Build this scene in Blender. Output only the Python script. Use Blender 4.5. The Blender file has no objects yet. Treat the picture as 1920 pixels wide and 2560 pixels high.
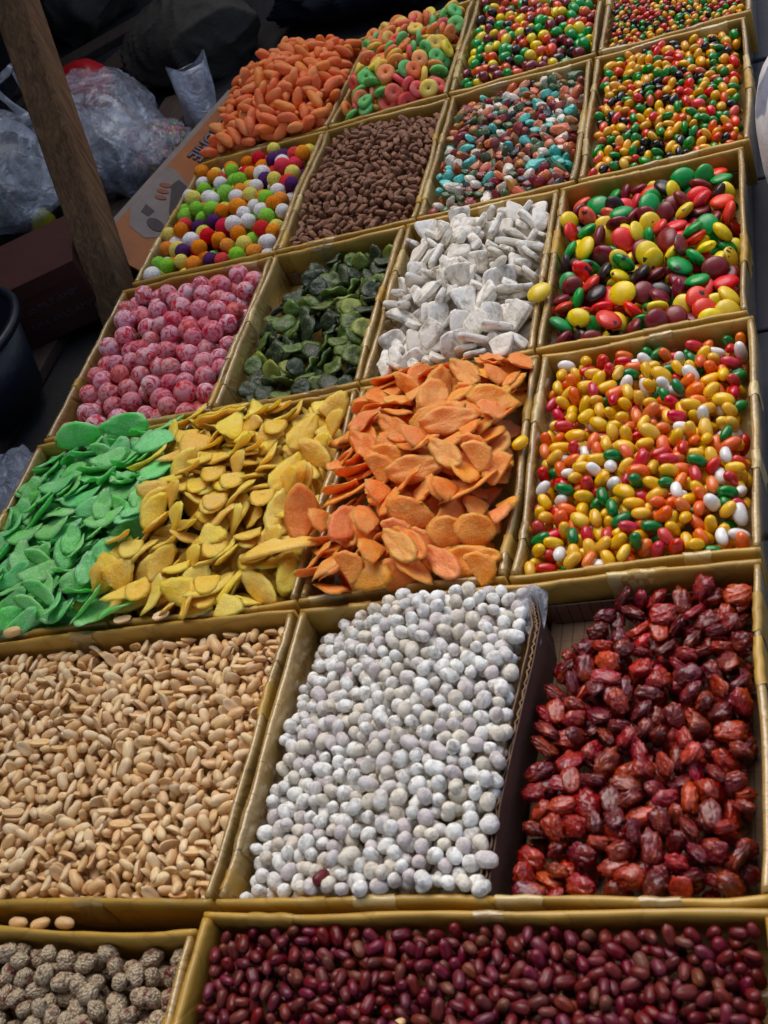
import bpy, math, random
import numpy as np
from mathutils import Matrix, Vector
random.seed(7)
rng = np.random.default_rng(11)
scene = bpy.context.scene
C = scene.collection

# ------------------------------------------------------------------ camera, light, exposure
RC = np.array([[0.91528837, 0.17868202, -0.36099853],
               [-0.12625079, -0.72380278, -0.67835851],
               [-0.38250221, 0.66647, -0.63992952]])      # right, down, forward
CAMZ = 0.85
FPX = 3107.4 / 2560.0                                     # focal length in picture heights
cam_d = bpy.data.cameras.new("camera")
cam = bpy.data.objects.new("camera", cam_d); C.objects.link(cam)
cam.matrix_world = Matrix(((RC[0][0], -RC[1][0], -RC[2][0], 0), (RC[0][1], -RC[1][1], -RC[2][1], 0),
                           (RC[0][2], -RC[1][2], -RC[2][2], CAMZ), (0, 0, 0, 1)))
cam_d.sensor_fit = 'VERTICAL'; cam_d.sensor_height = 24; cam_d.sensor_width = 18; cam_d.lens = 24 * FPX
cam_d.clip_start = 0.02; cam_d.clip_end = 200
cam_d.dof.use_dof = True; cam_d.dof.focus_distance = 1.62; cam_d.dof.aperture_fstop = 9.0
scene.camera = cam
scene.render.resolution_x = 768; scene.render.resolution_y = 1024

SUN_EL, SUN_AZ = math.radians(58), math.radians(-25)       # azimuth measured from +Y towards +X
w = bpy.data.worlds.new("World"); scene.world = w; w.use_nodes = True
nt = w.node_tree; bg = nt.nodes['Background']
sky = nt.nodes.new('ShaderNodeTexSky'); sky.sky_type = 'NISHITA'; sky.sun_disc = False
sky.sun_elevation = SUN_EL; sky.sun_rotation = SUN_AZ; sky.dust_density = 3.0; sky.air_density = 1.0
sky.ozone_density = 1.0
nt.links.new(sky.outputs[0], bg.inputs[0]); bg.inputs[1].default_value = 0.15
sl = bpy.data.lights.new("sun", 'SUN'); sl.energy = 2.15; sl.angle = math.radians(65); sl.color = (1.0, 0.97, 0.93)
so = bpy.data.objects.new("sun", sl); C.objects.link(so)
sd = Vector((math.sin(SUN_AZ) * math.cos(SUN_EL), math.cos(SUN_AZ) * math.cos(SUN_EL), math.sin(SUN_EL)))
so.rotation_euler = sd.to_track_quat('Z', 'Y').to_euler()
so.location = (0, 1, 6)
vs = scene.view_settings
vs.view_transform = 'Standard'; vs.look = 'None'; vs.gamma = 1; vs.use_curve_mapping = False; vs.exposure = 0.08

# ------------------------------------------------------------------ helpers
def lin(c):
    c = np.array(c, float) / 255.0
    return tuple(np.where(c <= 0.04045, c / 12.92, ((c + 0.055) / 1.055) ** 2.4))

class NT:
    def __init__(s, name):
        s.m = bpy.data.materials.new(name); s.m.use_nodes = True; s.t = s.m.node_tree
        s.p = s.t.nodes['Principled BSDF']; s.out = s.t.nodes['Material Output']
    def n(s, typ, **kw):
        nd = s.t.nodes.new(typ)
        for k, v in kw.items():
            if k[0] == 'i' and k[1:].isdigit(): nd.inputs[int(k[1:])].default_value = v
            elif k.startswith('in_'): nd.inputs[k[3:].replace('_', ' ')].default_value = v
            else: setattr(nd, k, v)
        return nd
    def l(s, a, b): s.t.links.new(a, b)
    def coords(s, scale=(1, 1, 1), which='Object'):
        tc = s.n('ShaderNodeTexCoord'); mp = s.n('ShaderNodeMapping'); mp.inputs['Scale'].default_value = scale
        s.l(tc.outputs[which], mp.inputs[0])
        # shift by a random amount per object so that copies do not share their pattern
        oi = s.n('ShaderNodeObjectInfo'); ml = s.n('ShaderNodeMath', operation='MULTIPLY', i1=37.0)
        s.l(oi.outputs['Random'], ml.inputs[0]); s.l(ml.outputs[0], mp.inputs['Location'])
        return mp.outputs[0]
    def rnd(s, mul=1.0):
        oi = s.n('ShaderNodeObjectInfo'); g = s.n('ShaderNodeNewGeometry')
        a = s.n('ShaderNodeMath', operation='ADD'); f = s.n('ShaderNodeMath', operation='FRACT')
        b = s.n('ShaderNodeMath', operation='MULTIPLY', i1=mul)
        s.l(oi.outputs['Random'], a.inputs[0]); s.l(g.outputs['Random Per Island'], a.inputs[1])
        s.l(a.outputs[0], b.inputs[0]); s.l(b.outputs[0], f.inputs[0]); return f.outputs[0]
    def noise(s, co, scale, detail=3, rough=0.55, dist=0.0):
        nd = s.n('ShaderNodeTexNoise'); nd.inputs['Scale'].default_value = scale
        nd.inputs['Detail'].default_value = detail; nd.inputs['Roughness'].default_value = rough
        nd.inputs['Distortion'].default_value = dist
        s.l(co, nd.inputs['Vector']); return nd.outputs['Fac']
    def ramp(s, fac, stops):
        r = s.n('ShaderNodeValToRGB'); e = r.color_ramp.elements
        while len(e) < len(stops): e.new(0.5)
        for k, (p, c) in enumerate(stops):
            e[k].position = p; e[k].color = (*c[:3], 1) if not isinstance(c, (int, float)) else (c, c, c, 1)
        s.l(fac, r.inputs[0]); return r.outputs[0]
    def mix(s, fac, a, b, mode='MIX'):
        m = s.n('ShaderNodeMix', data_type='RGBA', blend_type=mode)
        for sock, v in ((m.inputs[0], fac), (m.inputs[6], a), (m.inputs[7], b)):
            if isinstance(v, (int, float)): sock.default_value = v
            elif isinstance(v, tuple): sock.default_value = (*v[:3], 1)
            else: s.l(v, sock)
        return m.outputs[2]
    def hsv(s, col, hue=0.0, sat=0.0, val=0.0):
        h = s.n('ShaderNodeHueSaturation')
        if isinstance(col, tuple): h.inputs['Color'].default_value = (*col[:3], 1)
        else: s.l(col, h.inputs['Color'])
        for name, amp, base, mul in (('Hue', hue, 0.5, 7.13), ('Saturation', sat, 1.0, 3.71), ('Value', val, 1.0, 1.0)):
            if amp:
                mr = s.n('ShaderNodeMapRange'); s.l(s.rnd(mul), mr.inputs[0])
                mr.inputs[3].default_value = base - amp; mr.inputs[4].default_value = base + amp
                s.l(mr.outputs[0], h.inputs[name])
        return h.outputs[0]
    def bump(s, hgt, strength=0.5, dist=0.001, prev=None):
        b = s.n('ShaderNodeBump'); b.inputs['Strength'].default_value = strength
        b.inputs['Distance'].default_value = dist; s.l(hgt, b.inputs['Height'])
        if prev is not None: s.l(prev, b.inputs['Normal'])
        s.l(b.outputs[0], s.p.inputs['Normal']); return b.outputs[0]
    def set(s, **kw):
        for k, v in kw.items():
            k = k.replace('_', ' ')
            if isinstance(v, (int, float)): s.p.inputs[k].default_value = v
            elif isinstance(v, tuple): s.p.inputs[k].default_value = (*v[:3], 1) if len(s.p.inputs[k].default_value) == 4 else v
            else: s.l(v, s.p.inputs[k])
        return s

def sss(n, wgt, rad, col=(1, 0.6, 0.4)):
    n.p.inputs['Subsurface Weight'].default_value = wgt
    n.p.inputs['Subsurface Radius'].default_value = col
    n.p.inputs['Subsurface Scale'].default_value = rad

def shell(name, rgb, rough=0.22, val=0.1, hue=0.008, wear=0.0, coat=0.5, dull=0.0):
    n = NT(name); co = n.coords()
    base = n.hsv(lin(rgb), hue, 0.05, val)
    mott = n.ramp(n.noise(co, 120, 3), [(0.35, 0.88), (0.7, 1.06)])
    base = n.mix(1.0, base, mott, 'MULTIPLY')
    if wear:
        f = n.ramp(n.noise(co, 45, 2, 0.5), [(0.70 - wear, 0.0), (0.73 - wear, 1.0)])
        base = n.mix(f, base, lin((52, 40, 36)))
    n.set(Base_Color=base, Specular_IOR_Level=0.5, Coat_Weight=coat, Coat_Roughness=0.06)
    r = n.ramp(n.noise(co, 90, 2), [(0.3, rough * 0.8), (0.75, rough * 1.6 + dull)])
    n.l(r, n.p.inputs['Roughness'])
    n.bump(n.noise(co, 260, 2), 0.12, 0.0006)
    return n.m

def sugary(name, rgb, dust=(225, 215, 205), amt=0.32, sc=0.004, val=0.12, hue=0.012, grain=900, wgt=0.35, big=60, trans=0.0, rad=(1, .6, .4), tw=0.0):
    n = NT(name); co = n.coords()
    base = n.hsv(lin(rgb), hue, 0.06, val)
    big_ = n.noise(co, big, 3); fine = n.noise(co, grain, 2, 0.7)
    f = n.mix(0.5, n.ramp(big_, [(0.35, 0.0), (0.75, 1.0)]), n.ramp(fine, [(0.4, 0.0), (0.65, 1.0)]))
    f = n.mix(1.0, f, (amt * 2,) * 3, 'MULTIPLY')
    n.set(Base_Color=n.mix(f, base, lin(dust)), Roughness=0.42, Specular_IOR_Level=0.5)
    sss(n, wgt, sc, rad); n.p.inputs['Transmission Weight'].default_value = tw; n.p.inputs['IOR'].default_value = 1.36
    n.bump(fine, 0.7, 0.0014, n.bump(n.noise(co, big * 2.2, 3), 0.5, 0.003))
    if trans:
        tr = n.n('ShaderNodeBsdfTranslucent'); c2 = n.hsv(base, 0, 0, 0); n.l(c2, tr.inputs[0]); mxs = n.n('ShaderNodeMixShader'); mxs.inputs[0].default_value = trans
        n.l(n.p.outputs[0], mxs.inputs[1]); n.l(tr.outputs[0], mxs.inputs[2]); n.l(mxs.outputs[0], n.out.inputs[0])
    return n.m

M = {}
def powder(name, a, b, c, scale=55, lo=0.42, hi=0.62, rough=0.85):
    n = NT(name); co = n.coords()
    f = n.ramp(n.noise(co, scale, 5, 0.65, 0.6), [(lo, 0.0), (hi, 1.0)])
    base = n.mix(f, lin(a), lin(b))
    t = n.n('ShaderNodeMapRange'); n.l(n.rnd(5.3), t.inputs[0]); t.inputs[1].default_value = 0.55; t.inputs[2].default_value = 1.0
    base = n.mix(n.mix(1.0, t.outputs[0], (0.75,) * 3, 'MULTIPLY'), base, lin(c))
    n.set(Base_Color=base, Roughness=rough, Specular_IOR_Level=0.2)
    n.bump(n.noise(co, scale * 6, 4, 0.7), 0.45, 0.0015, n.bump(n.noise(co, scale * 2, 3), 0.6, 0.003))
    return n.m

# candy materials
def build_materials():
    for k, c in dict(red=(236, 56, 30), green=(14, 158, 64), yellow=(248, 216, 22), maroon=(128, 30, 38),
                     brown=(52, 36, 34), orange=(232, 84, 18)).items():
        M['big_' + k] = shell('big_shell_' + k, c, 0.27, 0.12, 0.008, 0.055 if k != 'brown' else 0, 0.2, 0.12)
        M['egg_' + k] = shell('egg_shell_' + k, c, 0.2, 0.12)
    for k, c in dict(red=(222, 60, 18), green=(12, 135, 30), yellow=(244, 178, 14), black=(26, 24, 26)).items():
        M['lens_' + k] = shell('lentil_shell_' + k, c, 0.16, 0.12, 0.012)
        M['mini_' + k] = shell('mini_shell_' + k, (c if k != 'red' else (205, 50, 38)), 0.2, 0.15, 0.012)
    for k, c in dict(yellow=(240, 188, 14), orange=(240, 112, 12), red=(205, 22, 34), green=(12, 120, 40), white=(240, 236, 230)).items():
        m = shell('jelly_' + k, c, 0.2, 0.1, 0.008, 0, 0.3); M['jelly_' + k] = m
        pr = m.node_tree.nodes['Principled BSDF']; pr.inputs['Subsurface Weight'].default_value = 0.35 if k != 'white' else 0.1
        pr.inputs['Subsurface Scale'].default_value = 0.006
        pr.inputs['Subsurface Radius'].default_value = (1, 0.5, 0.3)
    M['chip_green'] = sugary('candied_green', (92, 212, 84), (206, 240, 200), 0.34, hue=0.022, wgt=0.8, sc=.006, rad=(.35, 1, .35), grain=420, tw=.04)
    M['chip_yellow'] = sugary('candied_yellow', (252, 196, 26), (252, 230, 160), 0.30, wgt=0.8, sc=.006, rad=(1, .75, .15), grain=420, tw=.0)
    M['chip_orange'] = sugary('candied_orange', (255, 132, 22), (255, 200, 126), 0.30, wgt=0.8, sc=.006, rad=(1, .4, .1), grain=420, tw=.0)
    M['slice_orange'] = sugary('jelly_orange_slice', (255, 116, 14), (255, 206, 150), 0.28, 0.006, wgt=0.7, rad=(1, .4, .1), tw=.05)
    for k, c in dict(green=(70, 200, 92), yellow=(252, 214, 30), red=(240, 56, 64), orange=(255, 128, 22)).items():
        M['ring_' + k] = sugary('jelly_ring_' + k, c, (240, 225, 200), 0.2, 0.005, wgt=0.6, tw=.05)
    for k, c in dict(white=(238, 232, 226), red=(222, 42, 58), green=(140, 206, 58), yellow=(232, 214, 92), orange=(238, 136, 20),
                     purple=(82, 34, 96)).items():
        n = NT('puff_' + k); co = n.coords()
        vo = n.n('ShaderNodeTexVoronoi'); vo.inputs['Scale'].default_value = 620; n.l(co, vo.inputs['Vector'])
        sp = n.ramp(n.noise(co, 420, 2), [(0.35, 0.72), (0.55, 1.05)])
        n.set(Base_Color=n.mix(1.0, n.hsv(lin(c), 0.006, 0.04, 0.07), sp, 'MULTIPLY'), Roughness=0.85, Specular_IOR_Level=0.25)
        n.bump(vo.outputs['Distance'], 0.5, 0.0016, n.bump(n.noise(co, 110, 3), 0.6, 0.003)); M['puff_' + k] = n.m
    # red balls under powder
    n = NT('powdered_red_ball'); co = n.coords()
    f1 = n.noise(co, 80, 6, 0.68, 1.5); f = n.ramp(f1, [(0.42, 0.0), (0.56, 1.0)])
    dm = n.n('ShaderNodeMapRange'); n.l(n.rnd(3.1), dm.inputs[0]); dm.inputs[3].default_value = 0.35; dm.inputs[4].default_value = 0.9
    f = n.mix(1.0, f, dm.outputs[0], 'MULTIPLY')
    n.set(Base_Color=n.mix(f, n.hsv(lin((205, 24, 44)), 0.012, 0.03, 0.12), lin((236, 206, 214))), Specular_IOR_Level=0.4)
    n.l(n.ramp(f1, [(0.44, 0.3), (0.56, 0.85)]), n.p.inputs['Roughness'])
    n.bump(n.noise(co, 420, 3), 0.4, 0.0012, n.bump(f1, 0.5, 0.002)); M['redball'] = n.m
    M['sugar_powder'] = powder('loose_powder', (232, 222, 224), (206, 188, 196), (226, 214, 220))
    M['nut_white'] = powder('chalky_nut', (250, 249, 242), (176, 166, 156), (206, 188, 188), 95, 0.46, 0.68)
    M['nut_beige'] = powder('chalky_nut_beige', (238, 230, 212), (184, 168, 150), (214, 204, 190), 85, 0.46, 0.70)
    M['coconut'] = powder('dusted_coconut', (248, 242, 230), (176, 162, 142), (232, 220, 200), 60, 0.47, 0.68)
    # peanuts
    def nut(name, rgb, dark, rough, spec, hue=0.01, val=0.14):
        n = NT(name); co = n.coords(); st = n.coords((1, 4, 4))
        f = n.ramp(n.noise(st, 95, 4, 0.6), [(0.35, 0.0), (0.75, 0.55)])
        n.set(Base_Color=n.mix(f, n.hsv(lin(rgb), hue, 0.08, val), lin(dark)), Roughness=rough, Specular_IOR_Level=spec)
        n.bump(n.noise(st, 210, 3), 0.3, 0.001); return n
    n = nut('roasted_peanut', (240, 200, 144), (196, 148, 96), 0.42, 0.4, 0.006, 0.1); sss(n, 0.15, 0.003); M['peanut'] = n.m
    n = nut('pale_peanut', (248, 218, 170), (212, 170, 120), 0.5, 0.35, 0.006, 0.08); sss(n, 0.15, 0.003); M['peanut_pale'] = n.m
    M['redskin'] = nut('red_peanut_skin', (112, 26, 34), (70, 16, 22), 0.36, 0.45, 0.02, 0.25).m
    M['redskin_brown'] = nut('brown_peanut_skin', (118, 50, 40), (78, 26, 26), 0.4, 0.4, 0.02, 0.2).m
    # dried red fruit
    for k, c in dict(red=(164, 18, 10), deep=(112, 8, 8), orange=(200, 58, 10)).items():
        n = NT('dried_fruit_' + k); co = n.coords()
        w1 = n.noise(co, 80, 5, 0.65, 1.2)
        col = n.mix(n.ramp(n.noise(co, 38, 3), [(0.5, 0.0), (0.75, 0.75)]), n.hsv(lin(c), 0.012, 0.05, 0.2), lin((206, 84, 22)))
        n.set(Base_Color=n.mix(n.ramp(w1, [(0.3, 0.8), (0.5, 0.0)]), col, lin((84, 8, 12))), Roughness=0.25, Specular_IOR_Level=0.5, Coat_Weight=0.7, Coat_Roughness=0.07)
        sss(n, 0.5, 0.005, (1, .25, .1))
        n.bump(n.noise(co, 150, 4, 0.6, 1.0), 0.9, 0.004, n.bump(n.noise(co, 420, 3), 0.5, 0.0014)); M['date_' + k] = n.m
    # kiwi
    for k, c, d in (('green', (96, 118, 44), (48, 60, 26)), ('bright', (140, 150, 52), (76, 92, 34)), ('dark', (58, 72, 40), (26, 32, 22))):
        n = NT('dried_kiwi_' + k); co = n.coords()
        tc = n.n('ShaderNodeTexCoord'); sep = n.n('ShaderNodeSeparateXYZ'); n.l(tc.outputs['Object'], sep.inputs[0])
        at = n.n('ShaderNodeMath', operation='ARCTAN2'); n.l(sep.outputs[1], at.inputs[0]); n.l(sep.outputs[0], at.inputs[1])
        mu = n.n('ShaderNodeMath', operation='MULTIPLY', i1=26.0); n.l(at.outputs[0], mu.inputs[0])
        sn = n.n('ShaderNodeMath', operation='SINE'); n.l(mu.outputs[0], sn.inputs[0])
        ln = n.n('ShaderNodeVectorMath', operation='LENGTH'); cx = n.n('ShaderNodeCombineXYZ')
        n.l(sep.outputs[0], cx.inputs[0]); n.l(sep.outputs[1], cx.inputs[1]); n.l(cx.outputs[0], ln.inputs[0])
        core = n.ramp(ln.outputs['Value'], [(0.0, 0.9), (0.004, 0.75), (0.0105, 0.35), (0.014, 0.0)])
        rays = n.ramp(sn.outputs[0], [(0.2, 0.0), (0.9, 0.6)])
        col = n.mix(n.mix(1.0, core, n.noise(co, 90, 3), 'MULTIPLY'), n.hsv(lin(c), 0.015, 0.08, 0.18), lin(d))
        col = n.mix(n.mix(1.0, rays, core, 'MULTIPLY'), col, lin(d))
        col = n.mix(n.ramp(n.noise(co, 500, 2), [(0.56, 0.0), (0.72, 0.35)]), col, lin((190, 190, 160)))
        n.set(Base_Color=col, Roughness=0.4, Specular_IOR_Level=0.5); sss(n, 0.25, 0.004)
        n.bump(n.noise(co, 170, 4, 0.6), 0.7, 0.003); M['kiwi_' + k] = n.m
    # sesame
    n = NT('sesame_crust'); co = n.coords((1, 1, 1.7))
    vo = n.n('ShaderNodeTexVoronoi'); vo.inputs['Scale'].default_value = 330; n.l(co, vo.inputs['Vector'])
    col = n.mix(n.ramp(n.noise(n.coords(), 75, 3), [(0.52, 0.0), (0.66, 1.0)]), lin((206, 184, 150)), lin((122, 50, 42)))
    n.set(Base_Color=n.mix(n.ramp(vo.outputs['Distance'], [(0.5, 0.0), (0.9, 0.8)]), col, lin((86, 50, 38))), Roughness=0.5)
    iv = n.n('ShaderNodeMath', operation='SUBTRACT', i0=1.0); n.l(vo.outputs['Distance'], iv.inputs[1])
    n.bump(iv.outputs[0], 1.0, 0.0022); M['sesame'] = n.m
    # chocolate flakes
    n = NT('cocoa_crust'); co = n.coords(); f = n.noise(co, 260, 4, 0.7)
    n.set(Base_Color=n.mix(f, n.hsv(lin((128, 82, 58)), 0.01, 0.08, 0.2), lin((176, 128, 98))), Roughness=0.6, Specular_IOR_Level=0.35)
    n.bump(f, 0.9, 0.003); M['choc'] = n.m
    for k, c in dict(teal=(96, 196, 182), rust=(228, 130, 88), white=(236, 224, 204), maroon=(146, 52, 52), green=(80, 104, 66),
                     ochre=(178, 118, 60), black=(48, 48, 58)).items():
        n = NT('pebble_candy_' + k); co = n.coords()
        n.set(Base_Color=n.mix(n.ramp(n.noise(co, 230, 3, 0.6), [(0.56, 0.0), (0.66, 0.45)]), n.hsv(lin(c), 0.012, 0.08, 0.16), lin(tuple(v * 0.55 for v in c))),
              Roughness=0.36, Specular_IOR_Level=0.5, Coat_Weight=0.15)
        n.bump(n.noise(co, 240, 3), 0.4, 0.0015); M['stone_' + k] = n.m
    # tapes and cardboard
    def tape(name, cells, amt, rough, clear, tint):
        n = NT(name); co = n.coords((1, 1, 1))
        base = n.mix(n.ramp(n.noise(co, 9, 2), [(0.35, 0.0), (0.65, 1.0)]), lin(tint), lin(tuple(v * .86 for v in tint)))
        def edge(scale, dist):
            nn = n.n('ShaderNodeTexNoise'); nn.inputs['Scale'].default_value = scale * .7; n.l(co, nn.inputs['Vector'])
            ad = n.n('ShaderNodeVectorMath', operation='SCALE'); ad.inputs['Scale'].default_value = dist; n.l(nn.outputs['Color'], ad.inputs[0])
            av = n.n('ShaderNodeVectorMath', operation='ADD'); n.l(co, av.inputs[0]); n.l(ad.outputs[0], av.inputs[1])
            vo = n.n('ShaderNodeTexVoronoi', feature='DISTANCE_TO_EDGE'); vo.inputs['Scale'].default_value = scale; n.l(av.outputs[0], vo.inputs['Vector']); return vo.outputs['Distance'], av.outputs[0]
        e, av = edge(11, .08)
        base = n.mix(n.ramp(e, [(0.0, 0.3), (0.02, 0.0)]), base, lin(tuple(v * .55 for v in tint)))
        base = n.mix(n.ramp(n.noise(co, 30, 6, 0.75), [(0.60, 0.0), (0.74, 0.45)]), base, lin((104, 82, 44)))
        n.set(Base_Color=base, Specular_IOR_Level=0.5, Coat_Weight=clear, Coat_Roughness=0.05)
        n.l(n.ramp(n.noise(co, 22, 3), [(0.3, rough), (0.7, rough * 1.5)]), n.p.inputs['Roughness'])
        if clear > .5:
            mpn = n.n('ShaderNodeMapping'); mpn.inputs['Scale'].default_value = (26, 120, 30); mpn.inputs['Rotation'].default_value = (0, 0, .25); n.l(av, mpn.inputs[0])
            hgt = n.noise(mpn.outputs[0], 1.0, 2, 0.5, 0.6)
        else:
            hgt = n.noise(av, cells, 2, 0.5, 1.0)
        n.bump(hgt, amt, 0.004, n.bump(n.ramp(e, [(0.0, 0.0), (0.06, 1.0)]), 0.3, 0.001, n.bump(n.noise(co, 7, 2), 0.5, 0.008))); return n.m
    M['tape'] = tape('golden_parcel_tape', 26, 0.25, 0.36, 0.25, (196, 152, 58))
    M['tape_pale'] = tape('pale_tape_strip', 40, 0.4, 0.22, 0.45, (214, 184, 118))
    M['tape_shiny'] = tape('crinkled_clear_tape_over_gold', 85, 0.8, 0.16, 1.0, (186, 150, 84))
    n = NT('printed_brown_cardboard')
    co = n.coords(); tc = n.n('ShaderNodeTexCoord'); sp = n.n('ShaderNodeSeparateXYZ'); n.l(tc.outputs['Object'], sp.inputs[0])
    def lines(sock, sp_, wdt):
        m1 = n.n('ShaderNodeMath', operation='PINGPONG', i1=sp_); n.l(sock, m1.inputs[0])
        lt = n.n('ShaderNodeMath', operation='LESS_THAN', i1=wdt); n.l(m1.outputs[0], lt.inputs[0]); return lt.outputs[0]
    mx = n.n('ShaderNodeMath', operation='MAXIMUM'); n.l(lines(sp.outputs[0], 0.0055, 0.0006), mx.inputs[0]); n.l(lines(sp.outputs[1], 0.011, 0.0003), mx.inputs[1])
    n.set(Base_Color=n.mix(n.mix(1.0, mx.outputs[0], (0.6,) * 3, 'MULTIPLY'), n.mix(n.noise(co, 60, 4), lin((150, 122, 96)), lin((124, 98, 76))), lin((58, 44, 38))), Roughness=0.85, Specular_IOR_Level=0.2)
    n.bump(n.noise(co, 300, 3), 0.25, 0.001); M['card_grid'] = n.m
    n = NT('plain_brown_cardboard'); co = n.coords()
    n.set(Base_Color=n.mix(n.noise(co, 40, 5, 0.65), lin((160, 126, 92)), lin((112, 84, 62))), Roughness=0.85, Specular_IOR_Level=0.2)
    n.bump(n.noise(co, 220, 4), 0.4, 0.0015); M['card'] = n.m
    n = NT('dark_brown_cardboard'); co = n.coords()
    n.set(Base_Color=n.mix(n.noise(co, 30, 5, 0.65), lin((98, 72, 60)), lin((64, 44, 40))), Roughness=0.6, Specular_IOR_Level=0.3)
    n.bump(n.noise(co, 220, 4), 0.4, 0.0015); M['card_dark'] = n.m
    # stall things
    n = NT('weathered_timber'); co = n.coords((9, 9, 1)); f = n.noise(co, 14, 6, 0.65, 1.2)
    col = n.ramp(f, [(0.25, lin((70, 50, 38))), (0.5, lin((122, 92, 66))), (0.72, lin((156, 118, 80)))])
    col = n.mix(n.ramp(n.noise(n.coords((2, 2, 1)), 9, 3), [(0.55, 0.0), (0.75, 0.6)]), col, lin((60, 44, 36)))
    n.set(Base_Color=col, Roughness=0.8, Specular_IOR_Level=0.25); n.bump(f, 0.7, 0.004); M['timber'] = n.m
    n = NT('dark_plank'); co = n.coords((9, 1, 9)); f = n.noise(co, 12, 6, 0.65, 1.0)
    n.set(Base_Color=n.ramp(f, [(0.3, lin((56, 42, 36))), (0.7, lin((92, 70, 56)))]), Roughness=0.75); n.bump(f, 0.6, 0.003); M['plank'] = n.m
    n = NT('dark_slab'); co = n.coords()
    n.set(Base_Color=n.mix(n.noise(co, 30, 6, 0.7), lin((48, 48, 54)), lin((74, 72, 78))), Roughness=0.8); n.bump(n.noise(co, 90, 5), 0.4, 0.003); M['slab'] = n.m
    n = NT('earth'); co = n.coords()
    n.set(Base_Color=n.mix(n.noise(co, 18, 6, 0.7), lin((34, 31, 30)), lin((56, 50, 46))), Roughness=0.95); n.bump(n.noise(co, 60, 5), 0.6, 0.01); M['earth'] = n.m
    def cloth(name, a, b, wv=900, rough=0.9):
        n = NT(name); co = n.coords()
        ch = n.n('ShaderNodeTexChecker'); ch.inputs['Scale'].default_value = wv; n.l(co, ch.inputs['Vector'])
        n.set(Base_Color=n.mix(n.noise(co, 7, 5, 0.6), lin(a), lin(b)), Roughness=rough, Specular_IOR_Level=0.15)
        n.bump(ch.outputs['Fac'], 0.2, 0.0008, n.bump(n.noise(co, 16, 4), 0.6, 0.02)); return n.m
    M['tarp'] = cloth('navy_tarpaulin', (20, 22, 34), (34, 36, 50), 400, 0.8)
    M['canvas'] = cloth('grey_sacking', (86, 80, 72), (58, 54, 50))
    M['blocker'] = cloth('dark_blocker_canvas', (50, 48, 50), (40, 39, 42), 500)  # canvas of the unseen sheets added to block light
    n = NT('woven_white_sack'); co = n.coords()
    ch = n.n('ShaderNodeTexBrick'); ch.inputs['Scale'].default_value = 260; n.l(co, ch.inputs['Vector'])
    pr = n.ramp(n.noise(co, 10, 2, 0.4), [(0.565, 0.0), (0.58, 1.0)])
    n.set(Base_Color=n.mix(pr, lin((226, 224, 226)), lin((142, 148, 168))), Roughness=0.5, Specular_IOR_Level=0.4)
    n.bump(ch.outputs['Fac'], 0.3, 0.0012, n.bump(n.noise(co, 22, 4), 0.6, 0.012)); M['sack'] = n.m
    def plastic_film(name, tint, op, rough=0.12):
        n = NT(name); co = n.coords()
        n.set(Base_Color=lin(tint), Roughness=rough, Specular_IOR_Level=1.0, Coat_Weight=1.0, Coat_Roughness=0.06)
        n.bump(n.noise(co, 28, 4, 0.6, 3.0), 0.9, 0.012)
        tr = n.n('ShaderNodeBsdfTransparent'); mxs = n.n('ShaderNodeMixShader')
        f = n.ramp(n.noise(co, 14, 4, 0.6, 2.5), [(0.35, op * 0.5), (0.55, op), (0.70, min(1, op * 1.8))])
        n.l(f, mxs.inputs[0]); n.l(tr.outputs[0], mxs.inputs[1]); n.l(n.p.outputs[0], mxs.inputs[2]); n.l(mxs.outputs[0], n.out.inputs[0])
        return n.m
    M['film'] = plastic_film('thin_clear_polythene', (232, 234, 244), 0.40)
    M['film_milky'] = plastic_film('milky_polythene', (222, 222, 232), 0.75, 0.3)
    n = NT('foil_film'); co = n.coords(); n.set(Base_Color=lin((150, 156, 172)), Roughness=0.25, Metallic=0.3); n.bump(n.noise(co, 30, 5, 0.6, 2.0), 1.0, 0.02); M['foil'] = n.m
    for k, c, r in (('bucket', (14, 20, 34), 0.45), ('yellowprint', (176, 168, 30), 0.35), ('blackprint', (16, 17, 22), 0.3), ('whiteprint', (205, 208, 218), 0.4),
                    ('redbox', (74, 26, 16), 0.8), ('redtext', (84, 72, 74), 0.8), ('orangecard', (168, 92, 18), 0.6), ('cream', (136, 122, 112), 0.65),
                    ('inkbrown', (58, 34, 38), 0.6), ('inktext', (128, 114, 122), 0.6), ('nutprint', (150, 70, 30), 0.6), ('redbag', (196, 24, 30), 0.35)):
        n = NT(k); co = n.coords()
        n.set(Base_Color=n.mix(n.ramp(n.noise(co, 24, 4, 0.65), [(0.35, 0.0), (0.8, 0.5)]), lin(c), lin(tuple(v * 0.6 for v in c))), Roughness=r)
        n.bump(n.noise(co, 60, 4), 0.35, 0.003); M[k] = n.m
build_materials()

def mesh_np(name, v, f, mats, smooth=True, midx=None):
    me = bpy.data.meshes.new(name)
    me.from_pydata([tuple(x) for x in v], [], f)
    for m in (mats if isinstance(mats, (list, tuple)) else [mats]): me.materials.append(m)
    if smooth: me.polygons.foreach_set('use_smooth', [True] * len(me.polygons))
    if midx is not None: me.polygons.foreach_set('material_index', midx)
    me.update(); return me
def link(o, parent=None):
    C.objects.link(o)
    if parent is not None: o.parent = parent
    return o
def part(name, v, f, m, parent=None, smooth=True): return link(bpy.data.objects.new(name, mesh_np(name, v, f, m, smooth)), parent)
def tag(o, label=None, cat=None, group=None, kind=None):
    if label: o['label'] = label
    if cat: o['category'] = cat
    if group: o['group'] = group
    if kind: o['kind'] = kind
    return o
def empty(name, loc, label, cat, group=None):
    o = bpy.data.objects.new(name, None); o.location = loc; o.empty_display_size = 0.02; C.objects.link(o)
    return tag(o, label, cat, group)

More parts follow.
